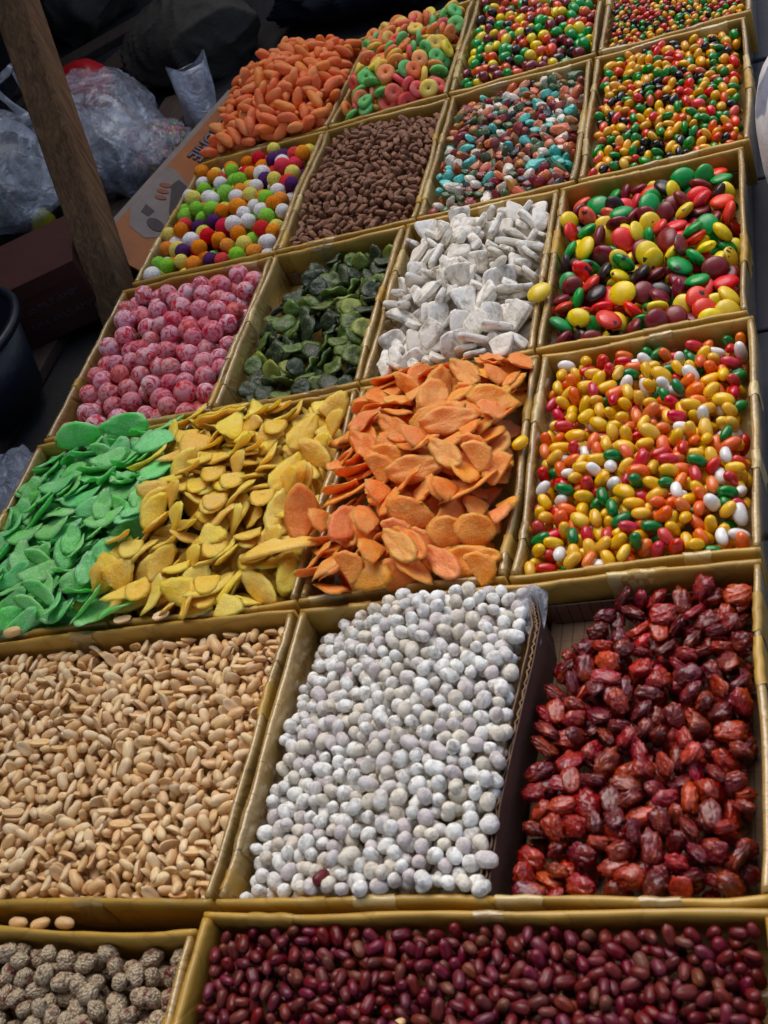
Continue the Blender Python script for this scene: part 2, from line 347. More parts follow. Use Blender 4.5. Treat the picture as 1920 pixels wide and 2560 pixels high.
def nz(p, seed, freq, oct_=2):
    r = np.random.default_rng(seed); out = np.zeros(len(p)); a = 1.0
    for o in range(oct_):
        for k in range(5):
            d = r.normal(size=3); d /= np.linalg.norm(d)
            out += a * np.sin(p @ (d * freq * (0.7 + 0.6 * r.random())) + r.random() * 6.28)
        freq *= 2.1; a *= 0.5
    return out / 3.0

# ------------------------------------------------------------------ piece shapes (metres, centred)
def sph(n, m):
    v = [(0, 0, 1)]
    for i in range(1, m):
        th = math.pi * i / m
        for j in range(n):
            ph = 2 * math.pi * (j + 0.5 * (i % 2)) / n
            v.append((math.sin(th) * math.cos(ph), math.sin(th) * math.sin(ph), math.cos(th)))
    v.append((0, 0, -1)); f = []
    for j in range(n): f.append((0, 1 + j, 1 + (j + 1) % n))
    for i in range(m - 2):
        a = 1 + i * n; b = a + n
        for j in range(n):
            j2 = (j + 1) % n
            f.append((a + j, b + j, b + j2, a + j2))
    L = len(v) - 1; a = 1 + (m - 2) * n
    for j in range(n): f.append((a + j, L, a + (j + 1) % n))
    return np.array(v), f
def s_ell(d, s, a, b, c, lump=0.0, fr=3.0):
    v = d * np.array([a, b, c]) / 2
    if lump: v = v * (1 + lump * nz(d, s, fr)[:, None])
    return v
def s_peanut(d, s, L=0.0202, W=0.0116):
    r = np.random.default_rng(s); t = d[:, 0:1]; q = d[:, 1:] / np.maximum(np.linalg.norm(d[:, 1:], axis=1)[:, None], 1e-6)
    tt = np.sign(t) * np.abs(np.sin(np.clip(t, -1, 1) * math.pi / 2)) ** 1.0
    pf = np.sqrt(np.clip(1 - np.abs(tt) ** 2.9, 0, 1)) * (1 - r.uniform(.02, .16) * np.exp(-((t - r.uniform(-.2, .2)) / .35) ** 2) - r.uniform(.0, .18) * t)
    v = np.concatenate([tt * L / 2, q * pf * W / 2], 1); v[:, 2] *= r.uniform(.82, .98)
    v[:, 0] += 0.0011 * np.exp(-((1 - d[:, 0]) / .03))                         # the germ end
    v[:, 2] -= np.exp(-(d[:, 1] / 0.14) ** 2) * (d[:, 2] > 0) * 0.0010 * r.uniform(.2, 1) * pf[:, 0]     # seam between the halves
    return v * (1 + 0.03 * nz(d, s, 3)[:, None])
def s_half(d, s, L=0.0195, W=0.0118):
    v = s_peanut(d, s, L, W); v[:, 2] = np.where(v[:, 2] > 0, v[:, 2] * 0.10, v[:, 2]); v[:, 2] += 0.0016
    q = np.exp(-((d[:, 0] - 0.75) / 0.25) ** 2 - (d[:, 1] / 0.35) ** 2) * (d[:, 2] > 0); v[:, 2] += 0.0012 * q
    q = np.exp(-((d[:, 0]) / 0.5) ** 2 - (d[:, 1] / 0.3) ** 2) * (d[:, 2] > 0); v[:, 2] -= 0.0012 * q
    return v
def s_bean(d, s, L=0.0225, W=0.0136):
    r = np.random.default_rng(s); v = np.sign(d) * np.abs(d) ** 0.9 * np.array([L, W, W * .92]) / 2
    v[:, 1] += r.uniform(0, 12) * (v[:, 0] ** 2 - 0.00003); return v * (1 + 0.02 * nz(d, s, 2)[:, None])
def s_lens(d, s, a=0.032, b=0.026, c=0.0145):
    r = np.random.default_rng(s)
    v = d * np.array([a * r.uniform(.92, 1.1), b * r.uniform(.92, 1.1), c * r.uniform(.85, 1.15)]) / 2
    return v * (1 + 0.02 * nz(d, s, 2.5)[:, None])
def s_egg(d, s, a=0.0245, b=0.0185):
    v = d * np.array([a, b, b]) / 2; v[:, 1:] *= 1 - 0.13 * d[:, 0:1]; return v
def s_whitenut(d, s, R=0.0142):
    r = np.random.default_rng(s); v = d * np.array([R * r.uniform(1, 1.32), R * r.uniform(.9, 1.02), R * r.uniform(.88, 1)]) / 2
    if r.random() < .45: v[:, 1:] *= 1 - 0.16 * np.exp(-(d[:, 0:1] / 0.3) ** 2)
    return v * (1 + 0.085 * nz(d, s, 2.8)[:, None] + 0.03 * nz(d, s + 9, 8)[:, None])
def s_date(d, s, L=0.0275, W=0.0185):
    r = np.random.default_rng(s); v = d * np.array([L * r.uniform(.8, 1.15), W * r.uniform(.85, 1.2), W * r.uniform(.5, .85)]) / 2
    v = v * (1 + .22 * (np.abs(d[:, 0:1]) > 2)); v = v / np.maximum(np.linalg.norm(np.abs(d) ** 1.25, axis=1)[:, None], .75) * .9; q = d * np.array([0.9, 1.8, 1.8]); rid = np.abs(nz(q, s, 4.6, 3)); return v * (0.84 + 0.24 * np.clip(rid, 0, 1.2)[:, None] + 0.13 * nz(d, s + 3, 2)[:, None])
def s_clump(d, s, R=0.0165):
    r = np.random.default_rng(s); v = d * np.array([R * r.uniform(1, 1.5), R, R * .92]) / 2
    return v * (1 + 0.13 * nz(d, s, 3.5)[:, None] + 0.05 * nz(d, s + 5, 11)[:, None])
def s_choc(d, s, L=0.0185, W=0.0105):
    r = np.random.default_rng(s); v = np.sign(d) * np.abs(d) ** 0.8 * np.array([L * r.uniform(.8, 1.25), W, W * .8]) / 2
    return v * (1 + 0.17 * nz(d, s, 8)[:, None] + 0.07 * np.sin(d[:, 0:1] * 14) * (d[:, 2:3] > -.2))
def s_stone(d, s, R=0.0125):
    r = np.random.default_rng(s); k = 11; p = r.normal(size=(k, 3)); p /= np.linalg.norm(p, axis=1)[:, None]
    h = r.uniform(.72, 1.0, k); q = np.clip(d @ p.T, 0.05, 1) / h; rad = 1 / (np.sum(q ** 14, axis=1) ** (1 / 14.0))
    return d * np.clip(rad, 0, 1.25)[:, None] * np.array([R * r.uniform(1, 1.45), R * r.uniform(.8, 1), R * r.uniform(.65, .95)]) / 2
def s_chip(d, s, L=0.058, W=0.030, T=0.0042, pt=0.55):
    r = np.random.default_rng(s); L = L * r.uniform(.78, 1.12); W = W * r.uniform(.8, 1.15)
    rho = np.hypot(d[:, 0], d[:, 1]); rr = np.sin(np.arcsin(np.clip(rho, 0, 1))); rr = np.clip(2 * np.arcsin(np.clip(rho, 0, 1)) / math.pi, 0, 1)
    ang = np.arctan2(d[:, 1], d[:, 0]); ca, sa = np.cos(ang), np.sin(ang)
    out = 1 + 0.05 * np.sin(ang * 3 + r.random() * 6) + 0.02 * np.sin(ang * 11 + r.random() * 6) + 0.018 * np.sin(ang * 23 + s) + .012 * np.sin(ang * 37 + 2 * s)
    x = rr * ca * L / 2 * out; y = rr * sa * W / 2 * out * (1 - pt * 0.30 * np.abs(ca) ** 3)
    if r.random() < .16: x = np.minimum(x, L * r.uniform(.05, .3))
    z = np.sign(d[:, 2]) * T / 2 * (1 - rr ** 5) ** 0.5 * (1 + .15 * np.sin(x * 400 + s))
    z = z + r.uniform(-7, 7) * x * x + r.uniform(-9, 9) * y * y + r.uniform(-7, 7) * x * y + r.uniform(0, .0022) * np.sin(ang * r.integers(3, 7) + s) * rr ** 3
    q = np.stack([x, y, 0 * x], 1); z = z + 0.0009 * nz(q, s, 190)
    return np.stack([x, y, z], 1)
def s_kiwi(d, s, L=0.040):
    r = np.random.default_rng(s); v = s_chip(d, s, L, L * .92, 0.0058, 0)
    ang = np.arctan2(v[:, 1], v[:, 0]); rr = np.hypot(v[:, 0], v[:, 1]) / (L / 2)
    v[:, 2] += r.uniform(.0015, .004) * np.sin(ang * r.integers(2, 5) + s) * rr ** 2 + r.uniform(0, 9) * v[:, 0] ** 2
    return v
def s_coco(d, s, L=0.054, W=0.026, T=0.0085):
    r = np.random.default_rng(s); L = L * r.uniform(.6, 1.15); W = W * r.uniform(.6, 1.8); T = T * r.uniform(.8, 1.2)
    v = np.sign(d) * np.abs(d) ** 0.42 * np.array([L, W, T]) / 2 * 0.9
    v[:, 1] *= 1 + r.uniform(-.45, .45) * v[:, 0] / (L / 2)
    v[:, 1] += r.uniform(0, 11) * v[:, 0] ** 2; v[:, 2] += r.uniform(0, 8) * v[:, 0] ** 2
    return v + 0.0011 * nz(v, s, 160, 3)[:, None] * d
def s_slice(d, s, L=0.042, W=0.0195):
    r = np.random.default_rng(s); v = np.sign(d) * np.abs(d) ** 0.85 * np.array([L * r.uniform(.88, 1.08), W, W * .86]) / 2
    v[:, 1:] *= 1 - 0.25 * np.abs(d[:, 0:1]) ** 3
    v[:, 1] += r.uniform(5, 9) * v[:, 0] ** 2; return v * (1 + 0.025 * nz(d, s, 3)[:, None])
def s_puff(d, s, R=0.0275): return d * R / 2 * (1 + 0.035 * nz(d, s, 2.2)[:, None] + 0.012 * nz(d, s + 4, 9)[:, None])
def s_ball(d, s, R=0.031):
    v = d * R / 2 * (1 + 0.03 * nz(d, s, 2.2)[:, None]); v[:, 2] -= 0.0022 * np.exp(-((d[:, 0]) ** 2 + d[:, 1] ** 2) / 0.03) * (d[:, 2] > 0); return v
def ring_mesh(s, n=20, m=10, R=0.0088, a=0.0072, b=0.0050):
    r = np.random.default_rng(s); v = []; f = []
    for i in range(n):
        t = 2 * math.pi * i / n
        for j in range(m):
            u = 2 * math.pi * j / m; rr = R + a * math.cos(u) * abs(math.cos(u)) ** -.15
            v.append((rr * math.cos(t), rr * math.sin(t) * 1.0, b * np.sign(math.sin(u)) * abs(math.sin(u)) ** .8))
    for i in range(n):
        for j in range(m): f.append((i * m + j, ((i + 1) % n) * m + j, ((i + 1) % n) * m + (j + 1) % m, i * m + (j + 1) % m))
    v = np.array(v); v[:, 2] += r.uniform(-7, 7) * v[:, 0] ** 2; return v * (1 + .02 * nz(v * 90, s, 2)[:, None]), f

class Shape:
    def __init__(s, fn, seeds, res=(14, 9), lo=None, **kw):
        s.v = []
        for sd in seeds:
            if fn is ring_mesh:
                hi = ring_mesh(sd, 20, 10); s.v.append((hi, hi, ring_mesh(sd, 40, 16)[0]))
            else:
                D, F = sph(*res); Dl, Fl = sph(*(lo or res)); Dd, _ = sph(44, 26)
                s.v.append(((fn(D, sd, **kw), F), (fn(Dl, sd, **kw), Fl), fn(Dd, sd, **kw)))

def rand_rot(flat, rg):
    """random orientation; flat = greatest tilt of the local z axis in degrees (None: any)"""
    q = rg.normal(size=4); q /= np.linalg.norm(q)
    yaw = rg.uniform(0, 2 * math.pi)
    if flat is None:
        w_, x, y, z = q
        return np.array([[1 - 2 * (y * y + z * z), 2 * (x * y - z * w_), 2 * (x * z + y * w_)], [2 * (x * y + z * w_), 1 - 2 * (x * x + z * z), 2 * (y * z - x * w_)],
                         [2 * (x * z - y * w_), 2 * (y * z + x * w_), 1 - 2 * (x * x + y * y)]])
    til = math.radians(flat) * math.sqrt(rg.random()); az = rg.uniform(0, 2 * math.pi); roll = math.pi * rg.integers(0, 2)
    def Rz(a): return np.array([[math.cos(a), -math.sin(a), 0], [math.sin(a), math.cos(a), 0], [0, 0, 1]])
    def Rx(a): return np.array([[1, 0, 0], [0, math.cos(a), -math.sin(a)], [0, math.sin(a), math.cos(a)]])
    return Rz(az) @ Rx(til) @ Rz(yaw) @ Rx(roll)

def proj(p):
    q = (np.asarray(p, float) - np.array([0, 0, CAMZ])) @ RC.T
    return 0.5 + FPX * 2560 * q[..., 0] / q[..., 2] / 1920, 0.5 + FPX * q[..., 1] / q[..., 2], q[..., 2]

class Pile:
    """drops pieces one at a time on a height map of the tray, so they lie on each other"""
    def __init__(s, box, depth=0.05, g=0.002, pad=0.03, wall=0.006, rim=0.0):
        s.x0, s.x1, s.y0, s.y1 = box; s.g = g; s.ox, s.oy = s.x0 - pad, s.y0 - pad
        s.nx = int((s.x1 - s.x0 + 2 * pad) / g) + 2; s.ny = int((s.y1 - s.y0 + 2 * pad) / g) + 2
        X, Y = np.meshgrid(s.ox + (np.arange(s.nx) + .5) * g, s.oy + (np.arange(s.ny) + .5) * g, indexing='ij')
        s.X, s.Y = X, Y; s.ins = (X > s.x0 + wall) & (X < s.x1 - wall) & (Y > s.y0 + wall) & (Y < s.y1 - wall)
        s.depth = depth; s.H = np.where(s.ins, -depth, rim); s.own = np.full(s.H.shape, -1); s.pl = []
    def lib(s, shape, flat, n, rg, smin=.9, smax=1.1, shrink=.88):
        L = []
        for k in range(n):
            vi = int(rg.integers(len(shape.v))); R = rand_rot(flat, rg); sc = rg.uniform(smin, smax)
            d = shape.v[vi][2] @ R.T * sc * shrink
            i = np.floor(d[:, 0] / s.g).astype(int); j = np.floor(d[:, 1] / s.g).astype(int)
            i0, j0 = i.min(), j.min(); sh = (i.max() - i0 + 1, j.max() - j0 + 1)
            bot = np.full(sh, 9.0); top = np.full(sh, -9.0)
            np.minimum.at(bot, (i - i0, j - j0), d[:, 2]); np.maximum.at(top, (i - i0, j - j0), d[:, 2])
            L.append((vi, R, sc, i0, j0, bot, top))
        return L
    def fill(s, shape, target, size, flat=None, K=12, nlib=60, maxn=3000, fails=90, sink=0.06, layers=2.4, edge=0.5, kind=0, smin=.84, smax=1.12, where=None, seed=1, shrink=.88, plug=260):
        """target(u,v): height of the piece centres at the top of the heap; size: thickness of a layer"""
        rg = np.random.default_rng(seed)
        U = (s.X - s.x0) / (s.x1 - s.x0); V = (s.Y - s.y0) / (s.y1 - s.y0)
        T = target(np.clip(U, 0, 1), np.clip(V, 0, 1))
        ok = s.ins if where is None else (s.ins & where(U, V))
        s.H = np.where(ok, np.maximum(s.H, np.minimum(T - (layers + .5) * size, s.H + 9)), s.H)
        L = s.lib(shape, flat, nlib, rg, smin, smax, shrink)
        m = int(size * edge / s.g); I, J = np.where(ok)
        sel = (I > m) & (J > m) & (I < s.nx - m - 1) & (J < s.ny - m - 1); I, J = I[sel], J[sel]
        miss = 0; n = 0
        while miss < fails and n < maxn:
            best = None
            for q in rg.integers(0, len(I), K):
                e = L[int(rg.integers(len(L)))]; i, j = I[q] + e[3], J[q] + e[4]; bot = e[5]
                if i < 0 or j < 0 or i + bot.shape[0] > s.nx or j + bot.shape[1] > s.ny: continue
                z = (s.H[i:i + bot.shape[0], j:j + bot.shape[1]] - bot).max()
                sc = z - T[I[q], J[q]]
                if best is None or sc < best[0]: best = (sc, z, e, i, j, I[q], J[q])
            if best is None or best[0] > 0: miss += 1; continue
            miss = 0; n += 1; s._put(best[1] - sink * size, best[2], best[3], best[4], best[5], best[6], kind)
        miss = 0; extra = 0
        while miss < 14 and extra < plug:          # fill the holes that are left, choosing the deepest of many places
            best = None
            for q in rg.integers(0, len(I), 46):
                e = L[int(rg.integers(len(L)))]; i, j = I[q] + e[3], J[q] + e[4]; bot = e[5]
                if i < 0 or j < 0 or i + bot.shape[0] > s.nx or j + bot.shape[1] > s.ny: continue
                z = (s.H[i:i + bot.shape[0], j:j + bot.shape[1]] - bot).max(); sc = z - T[I[q], J[q]]
                if best is None or sc < best[0]: best = (sc, z, e, i, j, I[q], J[q])
            if best is None or best[0] > .34 * size: miss += 1; continue
            miss = 0; extra += 1; s._put(best[1] - (sink + .12) * size, best[2], best[3], best[4], best[5], best[6], kind)
        return n
    def _put(s, z, e, i, j, ci, cj, kind):
        top = e[6] + z; sl = (slice(i, i + top.shape[0]), slice(j, j + top.shape[1])); up = top > s.H[sl]
        s.H[sl] = np.where(up, top, s.H[sl]); s.own[sl] = np.where(up, len(s.pl), s.own[sl])
        s.pl.append((kind, e[0], e[1], e[2], np.array([s.ox + ci * s.g, s.oy + cj * s.g, z])))

def ico_sub(me_hi): return me_hi

ZONE = ((', front left part', ', front middle part', ', front right part'), (', middle of the left side', ', at its centre', ', middle of the right side'), (', back left part', ', back middle part', ', back right part'))
def emit(pile, kinds, cap=300, seed=3):
    """kinds: kind id -> dict(shape, name, cat, cols=[(mat key, weight, label)], group, heap label)"""
    rg = np.random.default_rng(seed)
    cnt = np.bincount(pile.own[pile.own >= 0].ravel(), minlength=len(pile.pl)).astype(float)
    P = np.array([p[4] for p in pile.pl]); px, py, dz = proj(P)
    vis = cnt * ((px > -.02) & (px < 1.02) & (py > -.02) & (py < 1.02)) / dz ** 2
    for kid, K in kinds.items():
        idx = [i for i, p in enumerate(pile.pl) if p[0] == kid]
        if not idx: continue
        idx.sort(key=lambda i: -vis[i])
        cols = K['cols']; wts = np.array([c[1] for c in cols], float); wts /= wts.sum()
        cache = {}; rest = []
        for r_, i in enumerate(idx):
            _, vi, R, sc, pos = pile.pl[i]; ci = int(rg.choice(len(cols), p=wts))
            if r_ < cap and (vis[i] > 0 or len(idx) <= cap):
                key = (vi, ci)
                if key not in cache:
                    (v, f), _, _ = K['shape'].v[vi]; cache[key] = mesh_np(K['name'], v, f, M[cols[ci][0]], K.get('smooth', True))
                o = bpy.data.objects.new(K['name'], cache[key])
                m4 = Matrix([[*(R[a] * sc), pos[a]] for a in range(3)] + [[0, 0, 0, 1]]); o.matrix_basis = m4
                uu = (pos[0] - pile.x0) / (pile.x1 - pile.x0); vv = (pos[1] - pile.y0) / (pile.y1 - pile.y0)
                zone = ZONE[min(2, max(0, int(vv * 3)))][min(2, max(0, int(uu * 3)))]
                C.objects.link(o); tag(o, cols[ci][2] + zone, K['cat'], cols[ci][3] if len(cols[ci]) > 3 else cols[ci][2].split(' in ')[0] + 's' + (' in ' + cols[ci][2].split(' in ', 1)[1] if ' in ' in cols[ci][2] else ''))
            else: rest.append((vi, ci, R, sc, pos))
        if rest:
            V = []; F = []; mi = []; off = 0
            for vi, ci, R, sc, pos in rest:
                v, f = K['shape'].v[vi][1]; V.append(v @ (R.T * sc) + pos); F += [tuple(a + off for a in q) for q in f]; mi += [ci] * len(f); off += len(v)
            me = mesh_np(K['name'] + '_heap', np.concatenate(V), F, [M[c[0]] for c in cols], K.get('smooth', True), mi)
            tag(link(bpy.data.objects.new(K['name'] + '_heap', me)), K['heap'], K['cat'], None, 'stuff')

# ------------------------------------------------------------------ boxes and trays
def box_vf(x0, x1, y0, y1, z0, z1):
    v = [(x0, y0, z0), (x1, y0, z0), (x1, y1, z0), (x0, y1, z0), (x0, y0, z1), (x1, y0, z1), (x1, y1, z1), (x0, y1, z1)]
    return np.array(v, float), [(0, 3, 2, 1), (4, 5, 6, 7), (0, 1, 5, 4), (1, 2, 6, 5), (2, 3, 7, 6), (3, 0, 4, 7)]
def bevel(o, wdt=0.003, seg=2):
    b = o.modifiers.new('bevel', 'BEVEL'); b.width = wdt; b.segments = seg; b.limit_method = 'ANGLE'
DEPTH = 0.052
def wall(name, A, B, parent, mat, t=0.008, top=0.0, bot=-DEPTH - 0.012, amp=0.0023, seed=0, bend=0.0, strips=0):
    A, B = np.array(A, float), np.array(B, float); L = np.linalg.norm(B - A); n = max(6, int(L / 0.006))
    d = (B - A) / L; nr = np.array([-d[1], d[0]]); v = []; f = []
    r = np.random.default_rng(seed); pr = [(-.5, 'b'), (-.5, -.016), (-.5, -.006), (-.44, -.0018), (-.22, 0), (.22, 0), (.44, -.0018), (.5, -.006), (.5, -.016), (.5, 'b')]
    m = len(pr); s_ = np.linspace(0, L, n)
    q = np.stack([s_, 0 * s_, 0 * s_], 1)
    o1 = nz(q, seed, 22, 2) * amp; o2 = nz(q, seed + 1, 30, 3) * amp * .7; o3 = nz(q, seed + 2, 160, 2) * 0.00045
    wd = 1 + 0.16 * nz(q, seed + 3, 60, 2)
    for i in range(n):
        env = min(1, min(s_[i], L - s_[i]) / 0.03)
        for (a, z) in pr:
            zz = bot if z == 'b' else top + z + (o2[i] + o3[i] * (1 if abs(a) < .3 else .4)) * (.4 + .6 * env)
            k = 0 if z == 'b' else 1
            off = a * t * (wd[i] if k else 1) + (o1[i] + bend * math.sin(math.pi * s_[i] / L)) * env * k
            p = A + d * s_[i] + nr * off; v.append((p[0], p[1], zz))
    for i in range(n - 1):
        for j in range(m - 1):
            a = i * m + j; f.append((a, a + 1, a + m + 1, a + m))
        f.append((i * m + m - 1, i * m, (i + 1) * m, (i + 1) * m + m - 1))
    f.append(tuple(range(m))[::-1]); f.append(tuple((n - 1) * m + k for k in range(m)))
    if strips:
        V = np.array(v).reshape(n, m, 3)
        for k in range(strips):
            ln = int(r.integers(4, 10)); i0 = int(r.integers(1, max(2, n - ln - 2))); dz = r.uniform(.010, .026); sk = r.uniform(-.003, .003); vv = []; ff = []
            for i in range(i0, min(n - 1, i0 + ln)):
                for j in range(m):
                    p = V[i, j].copy(); a = pr[j][0]; o = .0007 + .0004 * math.sin(i * 1.7 + j)
                    p[:2] += nr * o * np.sign(a) * (1 if abs(a) > .3 else .3); p[2] += o * (1 if abs(a) < .45 else .2)
                    if j in (0, m - 1): p = V[i, 1 if j == 0 else m - 2].copy(); p[:2] += nr * o * 1.6 * np.sign(a); p[2] -= dz + sk * math.sin(i)
                    p[:2] += d * .0015 * math.sin(j * 2.1 + k); vv.append(p)
            c = len(vv) // m
            for i in range(c - 1):
                for j in range(m - 1): a = i * m + j; ff.append((a, a + 1, a + m + 1, a + m))
            if c > 1: part('tape_strip', np.array(vv), ff, M[('tape_pale', 'tape', 'tape_shiny')[int(r.integers(3))]], parent)
    return part(name, np.array(v), f, mat, parent)
def tray(box, label, seed, walls='FBLR', quad=None, bends=(0, 0, 0, 0), tops=(0, 0, 0, 0), floor='tape', side_mats=None, lining=None, sides=('tape', 'tape', 'tape_shiny', 'tape_shiny')):
    x0, x1, y0, y1 = box; q = quad or [(x0, y0), (x1, y0), (x1, y1), (x0, y1)]
    cx, cy = (x0 + x1) / 2, (y0 + y1) / 2
    t = empty('cardboard_tray', (cx, cy, -0.064), label, 'tray', 'tape-wrapped cardboard trays in the sweets display')
    o = (cx, cy)
    q = [(a - cx, b - cy) for a, b in q]; z = 0.064
    h = 0.0035
    spec = dict(F=('front_wall', (q[0][0] - h, q[0][1]), (q[1][0] + h, q[1][1])), B=('back_wall', (q[3][0] - h, q[3][1]), (q[2][0] + h, q[2][1])),
                L=('side_wall', (q[0][0], q[0][1] + .0045), (q[3][0], q[3][1] - .0045)), R=('side_wall', (q[1][0], q[1][1] + .0045), (q[2][0], q[2][1] - .0045)))
    for k, wk in enumerate('FBLR'):
        if wk in walls:
            nm, A, B = spec[wk]
            wall(nm, A, B, t, M[sides[k]], top=z + tops[k] + (0.0008 if wk in 'LR' else 0), bot=0.0, seed=seed * 10 + k, bend=bends[k], strips=2, t=0.0075 if wk in 'LR' else 0.0068)
    v, f = box_vf(q[0][0] + .003, q[1][0] - .003, q[0][1] + .003, q[3][1] - .003, 0.004, 0.010); part('floor_panel', v, f, M[floor], t, False)
    if lining:
        v, f = box_vf(q[3][0] + .008, q[2][0] - .008, min(q[3][1], q[2][1]) - .0062, min(q[3][1], q[2][1]) - .0048, 0.011, 0.011 + lining); part('bare_card_panel', v, f, M['card_grid'], t, False)
    return t

TR = {  # x0, x1, y0, y1 of the wall centre lines
 'P': (-1.042, -.801, 1.466, 1.803), 'H': (-.791, -.579, 1.466, 1.803), 'S': (-.568, -.349, 1.466, 1.803), 'K': (-.336, -.122, 1.466, 1.803),
 'B': (-1.056, -.802, 1.118, 1.452), 'W': (-.791, -.592, 1.118, 1.452), 'C': (-.581, -.370, 1.118, 1.452), 'N': (-.359, -.130, 1.118, 1.452),
 'G': (-1.062, -.825, .773, 1.106), 'Y': (-.814, -.591, .773, 1.106), 'A': (-.579, -.363, .773, 1.106), 'J': (-.351, -.124, .773, 1.106),
 'Q': (-1.30, -.588, .440, .759), 'V': (-.574, -.334, .440, .759), 'D': (-.3295, -.124, .440, .759),
 'Z': (-1.10, -.594, .08, .413), 'X': (-.583, -.122, .08, .429),
 'O': (-1.030, -.789, 1.820, 2.135), 'R': (-.777, -.586, 1.820, 2.150), 'E': (-.574, -.344, 1.820, 2.150), 'M': (-.332, -.114, 1.820, 2.150)}
tray(TR['P'], 'tray of coloured puffed sugar balls, at the left edge below the orange slices', 1, quad=[(-1.043, 1.468), (-.801, 1.466), (-.799, 1.803), (-1.031, 1.806)])
tray(TR['H'], 'tray of brown chocolate flake nuggets', 2)
tray(TR['S'], 'tray of pebble-shaped chocolate stones', 3)
tray(TR['K'], 'tray of small shiny button sweets at the right edge', 4, bends=(0, 0, 0, -.003))
tray(TR['B'], 'tray of powdered red balls at the left edge', 5)
tray(TR['W'], 'half-empty tray of dark dried kiwi slices', 6, lining=.020, tops=(0, 0, .001, 0))
tray(TR['C'], 'tray of white dusted coconut pieces', 7)
tray(TR['N'], 'tray of large coloured chocolate lentils at the right edge', 8, lining=.022)
tray(TR['G'], 'tray heaped with green candied slices', 9, quad=[(-1.062, .773), (-.825, .773), (-.838, 1.106), (-1.062, 1.106)], tops=(0, 0, 0, -.003))
tray(TR['Y'], 'tray heaped with yellow candied slices', 10, quad=[(-.814, .773), (-.591, .773), (-.591, 1.106), (-.827, 1.106)], tops=(0, 0, -.003, 0))
tray(TR['A'], 'tray heaped with orange candied slices', 11)
tray(TR['J'], 'tray of mixed jelly beans', 12)
tray(TR['Q'], 'wide tray full of shelled roasted peanuts', 13)
tray(TR['V'], 'tray of white coated nuts with a torn cardboard side', 14, walls='FBL')
tray(TR['D'], 'half-empty tray of wrinkled dark red dried fruit', 15, walls='FBR', lining=.026, floor='card_grid')
tray(TR['Z'], 'tray of sesame coated clusters at the bottom left', 16, bends=(0, 0, 0, 0))
tray(TR['X'], 'wide tray of red-skinned peanuts along the bottom', 17, tops=(0, -.001, 0, 0), sides=('tape', 'tape', 'tape', 'tape'))
tray(TR['O'], 'tray heaped with sugared orange jelly slices', 18, quad=[(-1.030, 1.820), (-.799, 1.820), (-.776, 2.135), (-1.024, 2.130)])
tray(TR['R'], 'tray heaped with sugared jelly rings', 19, quad=[(-.787, 1.820), (-.586, 1.820), (-.586, 2.155), (-.764, 2.140)])
tray(TR['E'], 'tray of egg-shaped sweets at the top', 20)
tray(TR['M'], 'tray of tiny button sweets in the top right corner', 21)

# torn corrugated side between the white nuts and the dried fruit
def corrugated_side():
    t = empty('cardboard_divider', (-.327, .6, -.064), 'torn brown corrugated cardboard side between white nuts and dried red fruit', 'cardboard')
    pts = [(-.338, .446), (-.336, .52), (-.330, .60), (-.324, .66), (-.321, .71), (-.327, .735), (-.338, .754)]
    def line(off, z1, z0, m, name, th, seed):
        P_ = np.array(pts); s_ = np.linspace(0, len(pts) - 1, 90); xs = np.interp(s_, range(len(pts)), P_[:, 0]); ys = np.interp(s_, range(len(pts)), P_[:, 1])
        q = np.stack([s_, 0 * s_, 0 * s_], 1); zt = z1 + nz(q, seed, 5, 3) * .0014; v = []; f = []
        for i in range(90):
            wv = .0011 * math.sin(i * 2.4) if name == 'fluting' else 0
            zz = zt[i] - (.0012 if name == 'fluting' else 0)
            for a, z in ((-th / 2, z0), (-th / 2, zz), (th / 2, zz), (th / 2, z0)): v.append((xs[i] + off + a + wv + .327, ys[i] - .6, z + .064))
        for i in range(89):
            for j in range(4): f.append((i * 4 + j, i * 4 + (j + 1) % 4, i * 4 + 4 + (j + 1) % 4, i * 4 + 4 + j))
        f += [(3, 2, 1, 0), (356, 357, 358, 359)]
        part(name, np.array(v), f, M[m], t, False)
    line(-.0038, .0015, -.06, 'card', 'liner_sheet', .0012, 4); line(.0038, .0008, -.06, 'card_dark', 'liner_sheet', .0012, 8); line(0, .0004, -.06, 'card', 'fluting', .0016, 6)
    v = []; f = []      # clear tape gathered over the torn corner
    r = np.random.default_rng(3); nx, ny = 16, 12
    for i in range(nx):
        for j in range(ny):
            u, w_ = i / (nx - 1), j / (ny - 1); x = -.362 + .045 * u; y = .760 - .05 * w_ * (0.4 + u)
            z = .003 - .020 * (abs(u - .55) * 1.6) ** 1.4 + .003 * math.sin(9 * u + 5 * w_) - .010 * w_ * (1 - u)
            v.append((x + .327, y - .6, z + .064))
    for i in range(nx - 1):
        for j in range(ny - 1): a = i * ny + j; f.append((a, a + 1, a + ny + 1, a + ny))
    part('clear_tape', np.array(v), f, M['film'], t)
corrugated_side()

# ------------------------------------------------------------------ the heaps of sweets
SN, CS = np.sin, np.cos
def bump2(u, v, a=0.6): return (np.sin(np.pi * u) * np.sin(np.pi * v)) ** a
def wob(u, v, s, amp): return amp * (np.sin(7 * u + s) * np.cos(5 * v + 2 * s) + .6 * np.sin(13 * v + 3 * s + 4 * u))
def inner(k, x0=None, y0=None, x1=None, y1=None):
    b = list(TR[k])
    if x0 is not None: b[0] = x0
    if x1 is not None: b[1] = x1
    if y0 is not None: b[2] = y0
    return tuple(b)

